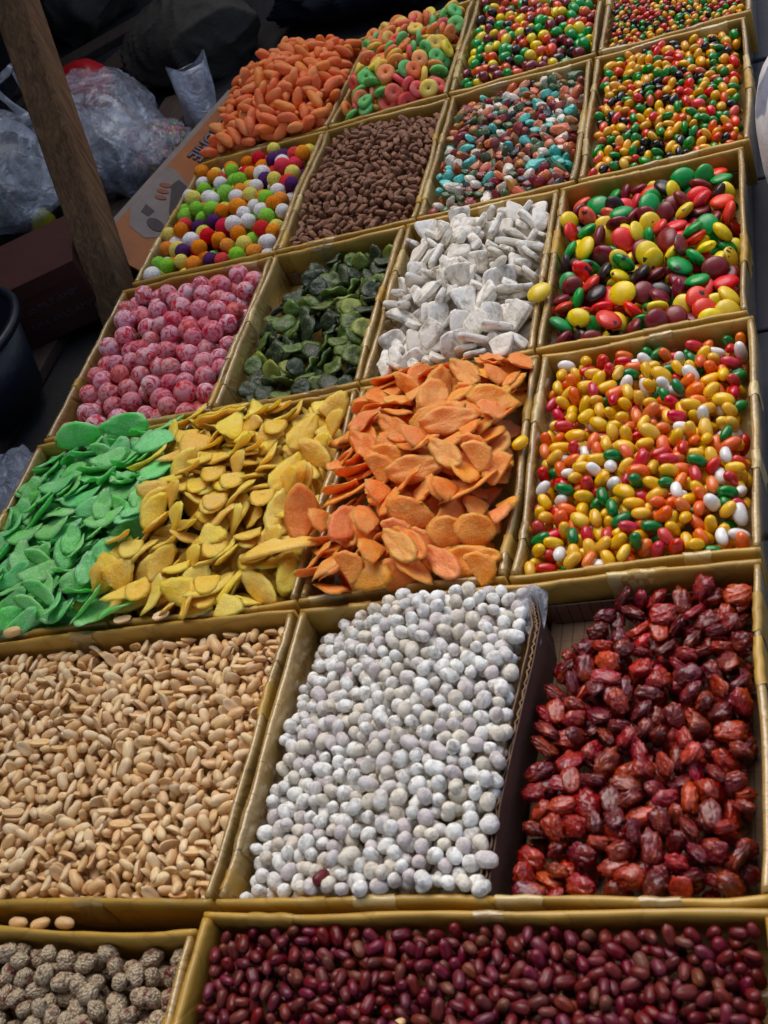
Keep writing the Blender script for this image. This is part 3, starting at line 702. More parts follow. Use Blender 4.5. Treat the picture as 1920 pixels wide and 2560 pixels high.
# roasted peanuts
nutS = Shape(s_peanut, range(1, 7), (14, 9), (10, 7)); halfS = Shape(s_half, range(20, 26), (14, 9), (10, 7))
class Mixed:
    def __init__(s, *sh): s.v = [x for h in sh for x in h.v]
pnS = Mixed(nutS, halfS)
p = Pile(inner('Q', -1.08), g=.0018)
p.fill(pnS, lambda u, v: -.0135 + .009 * bump2(u, v, .5) + wob(u, v, 1, .0016) - .006 * np.clip((v - .8) * 5, 0, 1), .0085, None, K=14, maxn=3300, layers=2.6, seed=5, sink=.1)
emit(p, {0: dict(shape=pnS, name='roasted_peanut', cat='peanut', cols=[('peanut', 2, 'shelled roasted peanut in the wide tray at the left', 'roasted peanuts in the wide tray at the left'), ('peanut_pale', 2, 'pale shelled peanut in the wide tray at the left', 'pale roasted peanuts in the wide tray at the left')], heap='many more shelled roasted peanuts heaped in the wide left tray')})
# white nuts
wnS = Shape(s_whitenut, range(40, 50), (16, 10), (12, 8))
p = Pile(inner('V', x1=-.328), g=.0019)
p.fill(wnS, lambda u, v: -.022 + .042 * np.clip(u * 1.6, 0, 1) ** .9 * (1 - .25 * np.clip((u - .75) * 4, 0, 1)) * (.55 + .45 * np.sin(np.pi * np.clip(v * .75 + .15, 0, 1))) + .012 * np.exp(-((u - .52) / .25) ** 2 - ((v - .9) / .2) ** 2) + wob(u, v, 2, .002) - .020 * np.clip((.25 - u) * 5, 0, 1) * np.clip((v - .75) * 4, 0, 1), .0125, None, K=12, maxn=2400, layers=2.4, seed=6, sink=.1)
emit(p, {0: dict(shape=wnS, name='coated_nut', cat='nut', cols=[('nut_white', 3, 'chalky white coated nut beside the torn cardboard', 'white coated nuts beside the torn cardboard'), ('nut_beige', 1, 'creamy beige coated nut beside the torn cardboard', 'creamy coated nuts beside the torn cardboard')], heap='many more chalk-white coated nuts heaped in their tray')})
# dried red fruit
dtS = Shape(s_date, range(60, 70), (26, 18), (18, 12))
p = Pile(inner('D'), g=.0022)
def tD(u, v): 
    t = -.022 + .012 * np.clip(u * 1.3, 0, 1) + wob(u, v, 3, .003)
    return t - .05 * np.clip((v - .60 - .9 * u) * 6, 0, 1)
p.fill(dtS, tD, .013, 75, K=8, maxn=1100, layers=2.5, seed=7, sink=.12)
emit(p, {0: dict(shape=dtS, name='dried_fruit', cat='dried fruit', cols=[('date_red', 3, 'wrinkled glossy red dried fruit in the half-empty tray', 'red dried fruits in the half-empty tray'), ('date_deep', 4, 'wrinkled deep crimson dried fruit in the half-empty tray', 'crimson dried fruits in the half-empty tray'), ('date_orange', 1.1, 'wrinkled orange-red dried fruit in the half-empty tray', 'orange-red dried fruits in the half-empty tray')], heap='hidden dried red fruit under the rest')})
# sesame clusters
ssS = Shape(s_clump, range(80, 88), (22, 14), (16, 10))
p = Pile(inner('Z', -.95, .20), g=.0022)
p.fill(ssS, lambda u, v: -.016 + wob(u, v, 4, .003) + .004 * bump2(u, v), .0155, None, K=10, maxn=1300, layers=2.2, seed=8, sink=.08)
emit(p, {0: dict(shape=ssS, name='sesame_cluster', cat='sesame nut', cols=[('sesame', 1, 'knobbly sesame coated peanut cluster in the bottom left tray', 'sesame clusters in the bottom left tray')], heap='hidden sesame clusters under the rest')})
# red-skinned peanuts
rsS = Shape(s_peanut, range(90, 98), (14, 9), (10, 7), L=.0166, W=.0112)
p = Pile(inner('X', y0=.14), g=.0018)
p.fill(rsS, lambda u, v: -.015 + .006 * np.clip(u * 3, 0, 1) + .004 * bump2(u, v) + wob(u, v, 5, .002), .0098, None, K=12, maxn=4200, layers=2.4, seed=9, sink=.08)
emit(p, {0: dict(shape=rsS, name='red_peanut', cat='peanut', cols=[('redskin', 3, 'red-skinned raw peanut in the wide bottom tray', 'red-skinned peanuts in the wide bottom tray'), ('redskin_brown', 1.3, 'brownish-skinned raw peanut in the wide bottom tray', 'brownish-skinned peanuts in the wide bottom tray')], heap='many more red-skinned peanuts heaped in the wide bottom tray')})
# candied slices: green and yellow share a slope, orange beside them
cg = Shape(s_chip, range(100, 110), (34, 10), (24, 8), L=.060, W=.031, pt=.5, T=.0034)
cy_ = Shape(s_chip, range(110, 121), (34, 10), (24, 8), L=.066, W=.033, pt=.6, T=.0048)
co_ = Shape(s_chip, range(121, 133), (34, 10), (24, 8), L=.062, W=.036, pt=1.0, T=.0036)
p = Pile((-1.064, -.589, .771, 1.108), g=.0025, pad=.05)
def tGY(u, v): return -.008 + .042 * np.clip(np.sin(np.pi * u), 0, 1) ** .6 * np.clip(np.sin(np.pi * np.clip(v * .9 + .07, 0, 1)), 0, 1) ** .6 + wob(u, v, 6, .003)
for rep in range(3):
    lo = -.012 * (2 - rep)
    p.fill(cg, lambda u, v: tGY(u, v) + lo, .008, 58, K=26, maxn=110, layers=3, seed=10 + rep, where=lambda u, v: u + .06 * np.sin(9 * v) < .50, sink=.25, edge=1)
    p.fill(cy_, lambda u, v: tGY(u, v) + lo + .002, .008, 58, K=26, maxn=130, layers=3, seed=20 + rep, kind=1, where=lambda u, v: u + .06 * np.sin(9 * v) >= .48, sink=.25, edge=1)
emit(p, {0: dict(shape=cg, name='green_slice', cat='candied fruit', cols=[('chip_green', 1, 'thin green candied slice in the green heap', 'green candied slices')], heap='hidden green candied slices'),
         1: dict(shape=cy_, name='yellow_slice', cat='candied fruit', cols=[('chip_yellow', 1, 'thin yellow candied slice in the yellow heap', 'yellow candied slices')], heap='hidden yellow candied slices')})
pGY = p
p = Pile(TR['A'], g=.0025, pad=.05)
p.fill(co_, lambda u, v: -.002 + .050 * bump2(u, np.clip(v * .9 + .06, 0, 1), .5) + wob(u, v, 8, .003), .008, 58, K=26, maxn=420, layers=5, seed=30, sink=.25, edge=1)
emit(p, {0: dict(shape=co_, name='orange_slice', cat='candied fruit', cols=[('chip_orange', 1, 'flat orange candied fruit slice in the orange heap', 'orange candied slices')], heap='hidden orange candied slices')})
# jelly beans
jbS = Shape(s_bean, range(140, 147), (16, 10), (12, 8))
p = Pile(TR['J'], g=.002)
p.fill(jbS, lambda u, v: -.015 + .018 * bump2(u, np.clip(v * .8 + .2, 0, 1), .5) + wob(u, v, 9, .0025), .0125, None, K=12, maxn=1100, layers=2.4, seed=31, sink=.06)
emit(p, {0: dict(shape=jbS, name='jelly_bean', cat='jelly bean', cols=[('jelly_' + c, w_, '%s jelly bean in the mixed jelly bean tray' % c) for c, w_ in (('yellow', 6.5), ('orange', 2.4), ('red', 1.9), ('green', 1.7), ('white', 1.8))], heap='many more mixed jelly beans heaped in their tray')})
# kiwi
kwS = Shape(s_kiwi, range(150, 160), (34, 10), (24, 8))
p = Pile(TR['W'], g=.0025)
p.fill(kwS, lambda u, v: -.029 + .014 * bump2(u, v, .5) + .012 * u + wob(u, v, 10, .005) - .02 * np.clip((.25 - u) * 5, 0, 1) * np.clip((v - .5) * 3, 0, 1), .009, 62, K=12, maxn=150, layers=3, seed=32, sink=.15, edge=1, smin=.8, smax=1.08)
emit(p, {0: dict(shape=kwS, name='kiwi_slice', cat='dried fruit', cols=[('kiwi_green', 3, 'olive green dried kiwi slice in the half-empty kiwi tray', 'olive kiwi slices'), ('kiwi_dark', 3, 'very dark dried kiwi slice in the half-empty kiwi tray', 'dark kiwi slices'), ('kiwi_bright', .8, 'bright green dried kiwi slice in the half-empty kiwi tray', 'bright kiwi slices')], heap='hidden kiwi slices')})
# coconut
ccS = Shape(s_coco, range(161, 175), (26, 18), (18, 12))
p = Pile(TR['C'], g=.0025, pad=.04)
p.fill(ccS, lambda u, v: -.012 + .030 * bump2(u, np.clip(v * .85 + .12, 0, 1), .5) + wob(u, v, 11, .004), .013, 70, K=16, maxn=260, layers=3.2, seed=33, sink=.12, edge=.8)
emit(p, {0: dict(shape=ccS, name='coconut_piece', cat='dried fruit', cols=[('coconut', 1, 'white dusted dried coconut chunk in the heaped white tray', 'dusted coconut chunks')], heap='hidden coconut chunks')})
# large lentils
bgS = Shape(s_lens, range(180, 190), (22, 14), (16, 10), a=.033, b=.027, c=.0138)
p = Pile(TR['N'], g=.0022)
p.fill(bgS, lambda u, v: -.018 + .020 * bump2(u, np.clip(v * .9 + .02, 0, 1), .5) + wob(u, v, 12, .0025) - .008 * np.clip((v - .8) * 5, 0, 1) + .008 * np.clip(1 - u * 4, 0, 1), .0145, 75, K=10, maxn=420, layers=2.6, seed=34, sink=.08)
CW = dict(red='red', green='green', yellow='yellow', maroon='dark red', brown='dark brown', orange='orange', black='black')
emit(p, {0: dict(shape=bgS, name='chocolate_lentil', cat='sweet', cols=[('big_' + c, w_, 'large %s chocolate lentil in the right edge tray' % CW[c]) for c, w_ in (('red', 2.4), ('green', 2.2), ('yellow', 2.2), ('maroon', 2.2), ('brown', 1.2))], heap='hidden chocolate lentils')})
# powdered balls
blS = Shape(s_ball, range(200, 206), (24, 14), (16, 10))
p = Pile(TR['B'], g=.0024)
p.fill(blS, lambda u, v: -.015 + .010 * bump2(u, v, .5) + .006 * v + wob(u, v, 13, .002), .024, None, K=10, maxn=220, layers=1.8, seed=35, sink=.05, edge=.55)
emit(p, {0: dict(shape=blS, name='powdered_ball', cat='sweet', cols=[('redball', 1, 'red ball sweet under white powder, left edge tray', 'powdered red balls')], heap='hidden powdered balls')})
pB = p
# puffs
pfS = Shape(s_puff, range(210, 217), (22, 13), (14, 9))
p = Pile(TR['P'], g=.0024)
p.fill(pfS, lambda u, v: -.012 + .014 * bump2(u, v, .5) + .004 * v + wob(u, v, 14, .002), .021, None, K=10, maxn=300, layers=2.0, seed=36, sink=.06, edge=.55)
emit(p, {0: dict(shape=pfS, name='sugar_puff', cat='sweet', cols=[('puff_' + c, w_, '%s puffed sugar ball below the orange jelly slices' % c) for c, w_ in (('white', 2.6), ('red', 1.7), ('green', 2.1), ('yellow', 1.4), ('orange', 2), ('purple', 1.3))], heap='hidden sugar puffs')})
# chocolate flakes
chS = Shape(s_choc, range(220, 229), (18, 11), (13, 8))
p = Pile(TR['H'], g=.002)
p.fill(chS, lambda u, v: -.014 + .020 * bump2(u, v, .45) + wob(u, v, 15, .004) - .012 * np.exp(-((u - .6) / .12) ** 2 - ((v - .5) / .1) ** 2), .0098, None, K=10, maxn=1300, layers=2.6, seed=37, sink=.1, smin=.75, smax=1.25)
emit(p, {0: dict(shape=chS, name='chocolate_nugget', cat='chocolate', cols=[('choc', 1, 'rough brown chocolate nugget in the all-brown tray', 'brown chocolate nuggets')], heap='many more rough brown chocolate nuggets in their tray')})
# stones
stS = Shape(s_stone, range(240, 252), (14, 9), (10, 7), R=.0165)
p = Pile(TR['S'], g=.0018)
p.fill(stS, lambda u, v: -.014 + .016 * bump2(u, v, .45) + wob(u, v, 16, .003), .0098, None, K=10, maxn=1700, layers=2.4, seed=38, sink=.1, smin=.75, smax=1.35)
emit(p, {0: dict(shape=stS, name='pebble_sweet', cat='sweet', smooth=False, cols=[('stone_' + c, w_, '%s pebble-shaped chocolate in the tray of candy stones' % c) for c, w_ in (('teal', 2.3), ('rust', 2.6), ('white', 1.8), ('maroon', 2.2), ('green', 1.7), ('ochre', 1.4), ('black', .7))], heap='many more pebble-shaped chocolates in their tray')})
# small lentils
lnS = Shape(s_lens, range(260, 266), (16, 10), (11, 8), a=.0205, b=.0142, c=.0115)
p = Pile(TR['K'], g=.0019)
p.fill(lnS, lambda u, v: -.014 + .018 * bump2(u, np.clip(v * .9 + .05, 0, 1), .5) + wob(u, v, 17, .002), .0105, None, K=10, maxn=1500, layers=2.4, seed=39, sink=.06)
emit(p, {0: dict(shape=lnS, name='button_sweet', cat='sweet', cols=[('lens_' + c, w_, 'small shiny %s button sweet below the corner tray' % c) for c, w_ in (('red', 2.2), ('green', 2.4), ('yellow', 3), ('black', 1.6))], heap='many more small shiny button sweets in their tray')})
# tiny buttons
mnS = Shape(s_lens, range(270, 275), (10, 7), (8, 6), a=.0125, b=.0098, c=.0082)
p = Pile(TR['M'], g=.0018)
p.fill(mnS, lambda u, v: -.016 + .012 * bump2(u, v, .5) + wob(u, v, 18, .002), .0075, None, K=8, maxn=2600, layers=2.0, seed=40, sink=.06, where=lambda u, v: v < .8)
emit(p, {0: dict(shape=mnS, name='tiny_button_sweet', cat='sweet', cols=[('mini_' + c, w_, 'tiny %s button sweet in the top right corner tray' % c) for c, w_ in (('red', 2.6), ('green', 2), ('yellow', 2.6), ('black', 1.5))], heap='many more tiny button sweets in the corner tray')})
# eggs
egS = Shape(s_egg, range(280, 284), (18, 12), (12, 8))
egS.v = [tuple([(a[0][0] * s_, a[0][1]), (a[1][0] * s_, a[1][1]), a[2] * s_]) for a, s_ in zip(egS.v, (1, .85, 1.08, .94))]
p = Pile(TR['E'], g=.002)
p.fill(egS, lambda u, v: -.016 + .020 * bump2(u, np.clip(v * .8 + .1, 0, 1), .5) + wob(u, v, 19, .002), .0165, None, K=10, maxn=620, layers=2.4, seed=41, sink=.05)
emit(p, {0: dict(shape=egS, name='candy_egg', cat='sweet', cols=[('egg_' + c, w_, '%s egg-shaped shiny sweet in the top middle tray' % CW[c]) for c, w_ in (('maroon', 2.4), ('green', 2.3), ('yellow', 2), ('orange', 1.8), ('brown', 1.1))], heap='hidden egg-shaped sweets')})
# rings and slices
rgS = Shape(ring_mesh, range(290, 296))
p = Pile(TR['R'], g=.0024, pad=.04)
p.fill(rgS, lambda u, v: -.010 + .050 * bump2(u, v, .5) + wob(u, v, 20, .003), .012, 80, K=14, maxn=300, layers=4.5, seed=42, sink=.1, edge=.9)
emit(p, {0: dict(shape=rgS, name='jelly_ring', cat='sweet', cols=[('ring_' + c, w_, 'sugared %s jelly ring in the heap of mixed rings' % c) for c, w_ in (('orange', 3), ('yellow', 2.4), ('green', 2), ('red', 1.8))], heap='hidden jelly rings')})
slS = Shape(s_slice, range(300, 308), (24, 14), (16, 10))
p = Pile(TR['O'], g=.0025, pad=.05)
p.fill(slS, lambda u, v: -.006 + .062 * bump2(u, np.clip(v * .9 + .05, 0, 1), .5) + wob(u, v, 21, .003), .015, 75, K=16, maxn=290, layers=4.5, seed=43, sink=.1, edge=.9)
emit(p, {0: dict(shape=slS, name='orange_jelly', cat='sweet', cols=[('slice_orange', 1, 'sugared orange jelly slice in the tall back heap', 'sugared orange jelly slices')], heap='hidden orange jelly slices')})

# ------------------------------------------------------------------ single pieces lying apart
def single(shape, vi, name, mat, label, cat, loc, rot, sc=1.0, smooth=True):
    (v, f), _, _ = shape.v[vi]; o = bpy.data.objects.new(name, mesh_np(name, v, f, M[mat], smooth))
    o.location = loc; o.rotation_euler = [math.radians(a) for a in rot]; o.scale = (sc,) * 3; C.objects.link(o); return tag(o, label, cat)
single(jbS, 1, 'jelly_bean', 'jelly_yellow', 'lone yellow jelly bean lying on the rim beside the orange heap', 'jelly bean', (-.361, .953, .008), (0, 10, 60))
single(bgS, 2, 'chocolate_lentil', 'big_yellow', 'yellow chocolate lentil resting on the divider next to the white coconut', 'sweet', (-.366, 1.215, .009), (12, -10, 20))
single(rsS, 2, 'red_peanut', 'redskin', 'single red-skinned peanut among the white coated nuts', 'peanut', (-.480, .458, .004), (50, 30, 70), 1.1)
single(nutS, 0, 'roasted_peanut', 'peanut', 'roasted peanut on the rim under the green slices, leftmost', 'peanut', (-.945, .768, .005), (0, 0, 12), 1.1)
single(halfS, 1, 'roasted_peanut', 'peanut_pale', 'split pale peanut on the rim below the yellow heap', 'peanut', (-.745, .768, .005), (0, 0, 15), 1.05)
single(halfS, 3, 'roasted_peanut', 'peanut', 'curved peanut half on the rim below the green heap tip', 'peanut', (-.795, .768, .005), (0, 20, 30), 1.0)
single(co_, 3, 'orange_slice', 'chip_orange', 'orange candied slice leaning over the rim onto the yellow heap', 'candied fruit', (-.592, .872, .028), (35, -38, 80), 1.0)
single(co_, 5, 'orange_slice', 'chip_orange', 'orange candied slice hanging over the rim beside the jelly beans', 'candied fruit', (-.372, .902, .020), (8, 14, -25), 1.0)
single(cy_, 4, 'yellow_slice', 'chip_yellow', 'yellow candied slice hanging over the front rim of its tray', 'candied fruit', (-.715, .785, .010), (-38, 8, 105), 1.1)
single(cy_, 7, 'yellow_slice', 'chip_yellow', 'large yellow candied slice beside the orange heap', 'candied fruit', (-.612, .835, .020), (-14, 8, 14), 1.25)
single(cg, 2, 'green_slice', 'chip_green', 'green candied slice hanging over the front rim above the peanuts', 'candied fruit', (-.805, .782, .010), (-30, 10, 42), 1.0)
single(cg, 5, 'green_slice', 'chip_green', 'green candied slice lying on the yellow heap', 'candied fruit', (-.835, 1.035, .030), (5, 10, 28), 1.0)
single(cg, 7, 'green_slice', 'chip_green', 'long folded green candied slice across the top of the green heap', 'candied fruit', (-.985, 1.092, .016), (70, 0, 6), 1.25)
single(cg, 1, 'green_slice', 'chip_green', 'second green candied slice standing along the back of the green heap', 'candied fruit', (-.905, 1.094, .018), (64, 5, 2), 1.1)
for i, (x, y, a) in enumerate(((-.790, .425, 0), (-.765, .424, 20), (-.738, .425, -5))):
    single(nutS, i, 'roasted_peanut', 'peanut', ['roasted peanut in the gap behind the sesame tray, leftmost of three', 'roasted peanut in the gap behind the sesame tray, middle of three', 'roasted peanut in the gap behind the sesame tray, rightmost of three'][i], 'peanut', (x, y + .002, -.014), (0, 0, a), 1.0)
single(halfS, 2, 'peeled_peanut', 'peanut_pale', 'pale peeled half peanut lying on the red-skinned peanuts', 'peanut', (-.354, .335, -.006), (10, 0, 80), .8)
single(nutS, 3, 'roasted_peanut', 'peanut', 'tan peanut among the red-skinned peanuts below the white nuts', 'peanut', (-.395, .342, -.008), (0, 25, 60), .9)
# loose powder between the red balls
v, f = sph(40, 24); v = v * np.array([.034, .026, .010]) * (1 + .12 * nz(v, 5, 3, 3)[:, None])
o = part('powder_patch', v, f, M['sugar_powder']); o.location = (-.862, 1.355, -.018); tag(o, 'patch of loose white powder lying between the powdered red balls', 'powder', None, 'stuff')

# ------------------------------------------------------------------ ground
v, f = box_vf(-30, 30, -20, 40, -.16, -.112); g = part('ground', v, f, M['earth'], None, False); g['kind'] = 'structure'
for i in range(3):
    for j in range(9):
        x0 = -.30 + .52 * i; y0 = -.10 + .325 * j + (.004 * ((i * 7 + j * 3) % 3)); k = .006
        v, f = box_vf(x0 + k / 2, x0 + .52 - k / 2, y0, y0 + .325 - k, -.13, -.092 - .001 * ((i + j) % 3))
        o = part('paving_slab', v, f, M['slab'], g, False); bevel(o, .003)

# boards that carry the stall beside the trays
t = empty('wooden_platform', (-1.4, 1.4, -.11), 'low platform of dark planks along the left of the trays', 'platform')
for i, (x0, x1) in enumerate(((-1.262, -1.345), (-1.35, -1.47), (-1.475, -1.60), (-1.605, -1.75))):
    v, f = box_vf(x1 + 1.4, x0 + 1.4, -1.1, .95 - .1 * i, 0, .022 - .002 * (i % 2)); o = part('plank', v, f, M['plank'], t, False); bevel(o, .003)

# ------------------------------------------------------------------ wooden post
def post():
    P0, P1 = np.array([-1.15, 1.533, -.115]), np.array([-1.165, 2.17, 1.32])
    n = 40; d = (P1 - P0); L = np.linalg.norm(d); d /= L; ax = np.array([1, 0, 0]) - d * d[0]; ax /= np.linalg.norm(ax); ay = np.cross(d, ax)
    pr = [(-1, -1), (-.9, -1.04), (.9, -1.04), (1, -1), (1.04, -.9), (1.04, .9), (1, 1), (-1, 1)]; v = []; f = []
    for i in range(n):
        s_ = L * i / (n - 1); q = np.array([[s_, 0, 0]])
        for k, (a, b) in enumerate(pr):
            dx = .029 * a * (1 + .03 * math.sin(5 * s_ + k)) + .0015 * nz(np.array([[s_, k * .3, 0]]), 5, 14)[0]
            v.append(P0 + d * s_ + ax * dx + ay * (.022 * b + .001 * nz(np.array([[s_, k * .3, 1]]), 6, 18)[0]) - P0)
    m = len(pr)
    for i in range(n - 1):
        for j in range(m): f.append((i * m + j, i * m + (j + 1) % m, (i + 1) * m + (j + 1) % m, (i + 1) * m + j))
    f += [tuple(range(m))[::-1], tuple((n - 1) * m + k for k in range(m))]
    o = part('wooden_post', np.array(v), f, M['timber'], None, False); o.location = P0
    tag(o, 'weathered square timber post leaning at the left beside the trays', 'post')
post()

# ------------------------------------------------------------------ clutter of the stall
def crumple(name, size, mat, loc, rot, seed, parent, res=(40, 24), amp=.10):
    d, f = sph(*res); r = np.random.default_rng(seed)
    q = d * np.array([1, 1, .5]); k = np.clip(1 - np.abs(nz(q, seed, 3.0, 2)) * 1.6, 0, 1) ** 2; k2 = np.clip(1 - np.abs(nz(q, seed + 5, 7.0, 2)) * 2, 0, 1) ** 2; v = d * np.array(size) / 2 * (.86 + .17 * k[:, None] + .06 * k2[:, None] + amp * .6 * nz(d, seed + 2, 3, 2)[:, None])
    v[:, 2] = np.maximum(v[:, 2], -size[2] * .44)
    tri = []
    for i, q in enumerate(f):
        if len(q) == 4: tri += [(q[0], q[1], q[2]), (q[0], q[2], q[3])] if i % 2 else [(q[0], q[1], q[3]), (q[1], q[2], q[3])]
        else: tri.append(q)
    o = part(name, v, tri, M[mat], parent, True); o.location = loc; o.rotation_euler = [math.radians(a) for a in rot]; return o
def blob(name, size, mat, label, cat, loc, rot=(0, 0, 0), seed=1, amp=.12, fr=2.5, res=(48, 30), flat=True, parent=None, pinch=0):
    d, f = sph(*res); fold = np.abs(nz(d * np.array([1, 1, .6]), seed, fr * 1.6, 3))
    v = d * np.array(size) / 2 * (1 + amp * nz(d, seed, fr, 3)[:, None] - amp * .9 * fold[:, None])
    if pinch: k = np.clip((d[:, 2] - .35) / .65, 0, 1); v[:, :2] *= (1 - pinch * k[:, None])
    if flat: v[:, 2] = np.maximum(v[:, 2], -size[2] * .42)
    o = part(name, v, f, M[mat], parent); o.location = loc; o.rotation_euler = [math.radians(a) for a in rot]
    if parent is None: tag(o, label, cat)
    return o
def textobj(body, mat, size, parent, loc, rotm, name='lettering', ext=.0005, off=0.0):
    cu = bpy.data.curves.new(name, 'FONT'); cu.offset = off; cu.body = body; cu.size = size; cu.extrude = ext; cu.align_x = 'LEFT'
    tmp = bpy.data.objects.new('tmp', cu); C.objects.link(tmp); dg = bpy.context.evaluated_depsgraph_get(); me = bpy.data.meshes.new_from_object(tmp.evaluated_get(dg))
    bpy.data.objects.remove(tmp); me.materials.clear(); me.materials.append(M[mat]); o = bpy.data.objects.new(name, me); link(o, parent)
    m = rotm.to_4x4(); m.translation = loc; o.matrix_basis = m; return o

# carton lying along the back left trays, with its printed side facing us
def carton():
    A = Vector((-1.172, 1.606, .0026)); B = Vector((-1.0682, 2.1206, -.020)); ux = (B - A).normalized()
    out = Vector((.62, -.12, .78)).normalized(); nrm = (out - ux * out.dot(ux)).normalized(); dn = nrm.cross(ux).normalized()
    if dn.z > 0: dn = -dn
    t = empty('printed_carton', A, 'orange and cream printed carton lying upside down along the back left trays', 'carton')
    L = (B - A).length; D = .085; th = .004
    def P_(u, w_, h=0): return ux * u + dn * w_ + nrm * h
    def slab(name, u0, u1, w0, w1, h0, h1, mat):
        v = [P_(a, b, h) for h in (h0, h1) for a, b in ((u0, w0), (u1, w0), (u1, w1), (u0, w1))]
        f = [(0, 3, 2, 1), (4, 5, 6, 7), (0, 1, 5, 4), (1, 2, 6, 5), (2, 3, 7, 6), (3, 0, 4, 7)]
        return part(name, np.array([tuple(q) for q in v]), f, M[mat], t, False)
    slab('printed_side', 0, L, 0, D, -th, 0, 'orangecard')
    bk = ux.cross(nrm); side = (-nrm + dn * .1).normalized()
    v = []; 
    for a in (0, L):
        for b, h in ((0, -.0045), (-.013, -.010), (-.016, -.10), (-.011, -.10), (-.008, -.013), (0, -.009)): v.append(P_(a, b, h))
    f = [(i, (i + 1) % 6, 6 + (i + 1) % 6, 6 + i) for i in range(6)] + [(5, 4, 3, 2, 1, 0), (6, 7, 8, 9, 10, 11)]
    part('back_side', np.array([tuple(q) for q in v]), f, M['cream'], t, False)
    def poly(name, pts, mat, h=.0008):
        n = len(pts); v = [tuple(P_(a, b, h)) for a, b in pts] + [tuple(P_(a, b, 0.0001)) for a, b in pts]
        f = [tuple(range(n))[::-1]] + [((i + 1) % n, i, n + i, n + (i + 1) % n) for i in range(n)]
        part(name, np.array(v), f, M[mat], t, False)
    def oval(name, cu_, cw, a, b, ang, mat, h): poly(name, [(cu_ + a * math.cos(q) * math.cos(ang) - b * math.sin(q) * math.sin(ang), cw + a * math.cos(q) * math.sin(ang) + b * math.sin(q) * math.cos(ang)) for q in np.linspace(0, 2 * math.pi, 17)[:-1]], mat, h)
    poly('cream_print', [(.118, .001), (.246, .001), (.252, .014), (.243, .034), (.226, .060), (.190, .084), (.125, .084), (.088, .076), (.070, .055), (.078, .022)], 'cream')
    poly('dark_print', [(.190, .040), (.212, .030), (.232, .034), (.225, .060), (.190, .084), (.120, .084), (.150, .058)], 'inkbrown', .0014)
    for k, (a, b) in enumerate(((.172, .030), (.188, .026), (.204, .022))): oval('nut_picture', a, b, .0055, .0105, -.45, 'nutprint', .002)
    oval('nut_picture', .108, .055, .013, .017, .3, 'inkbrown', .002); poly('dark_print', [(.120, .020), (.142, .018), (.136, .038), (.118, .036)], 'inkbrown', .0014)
    rm = Matrix((ux * -1, dn, nrm)).transposed()
    if rm.determinant() < 0: rm = Matrix((ux * -1, -dn, nrm)).transposed()
    textobj('ECONOMIE', 'inkbrown', .036, t, P_(.482, .018, .0012), rm, 'letter_outline', .0005, .0016); textobj('ECONOMIE', 'inktext', .036, t, P_(.482, .018, .0022), rm)  # dark printed outline under the grey letters
    return t
carton()

# red-brown box with worn print behind the post
t = empty('worn_carton', (-1.287, 1.487, -.088), 'dark red-brown carton with worn outlined print behind the post', 'carton'); t.rotation_euler = (0, 0, math.radians(23.6))
v, f = box_vf(-.07, .125, 0, .18, 0, .115); o = part('carton_body', v, f, M['redbox'], t, False); bevel(o, .003)
v, f = box_vf(-.07, .125, -.0028, -.0006, .088, .1145); part('carton_flap', v, f, M['redbox'], t, False)
rm = Matrix(((1, 0, 0), (0, 0, -1), (0, 1, 0)))
for row, (txt, z) in enumerate((('A.oo MLT-AMP°', .060), ('AMA AVLS-AMP°', .030))):
    textobj(txt, 'redtext', .0165, t, Vector((-.004 + .006 * row, -.0012, z)), rm)

# dark blue bucket
def lathe(prof, n=48):
    v = []; f = []
    for r, z in prof:
        for j in range(n): v.append((r * math.cos(2 * math.pi * j / n), r * math.sin(2 * math.pi * j / n), z))
    for i in range(len(prof) - 1):
        for j in range(n): f.append((i * n + j, i * n + (j + 1) % n, (i + 1) * n + (j + 1) % n, (i + 1) * n + j))
    return np.array(v), f
t = empty('bucket', (-1.335, 1.33, -.088), 'dark navy plastic bucket standing on the planks at the left edge', 'bucket')
v, f = lathe([(0, 0), (.105, 0), (.112, .004), (.142, .135), (.138, .135), (.108, .006), (0, .006)]); part('bucket_body', v, f, M['bucket'], t)
v, f = lathe([(.141, .128), (.150, .128), (.152, .136), (.150, .142), (.140, .142), (.137, .137)]); part('bucket_rim', v, f, M['bucket'], t)

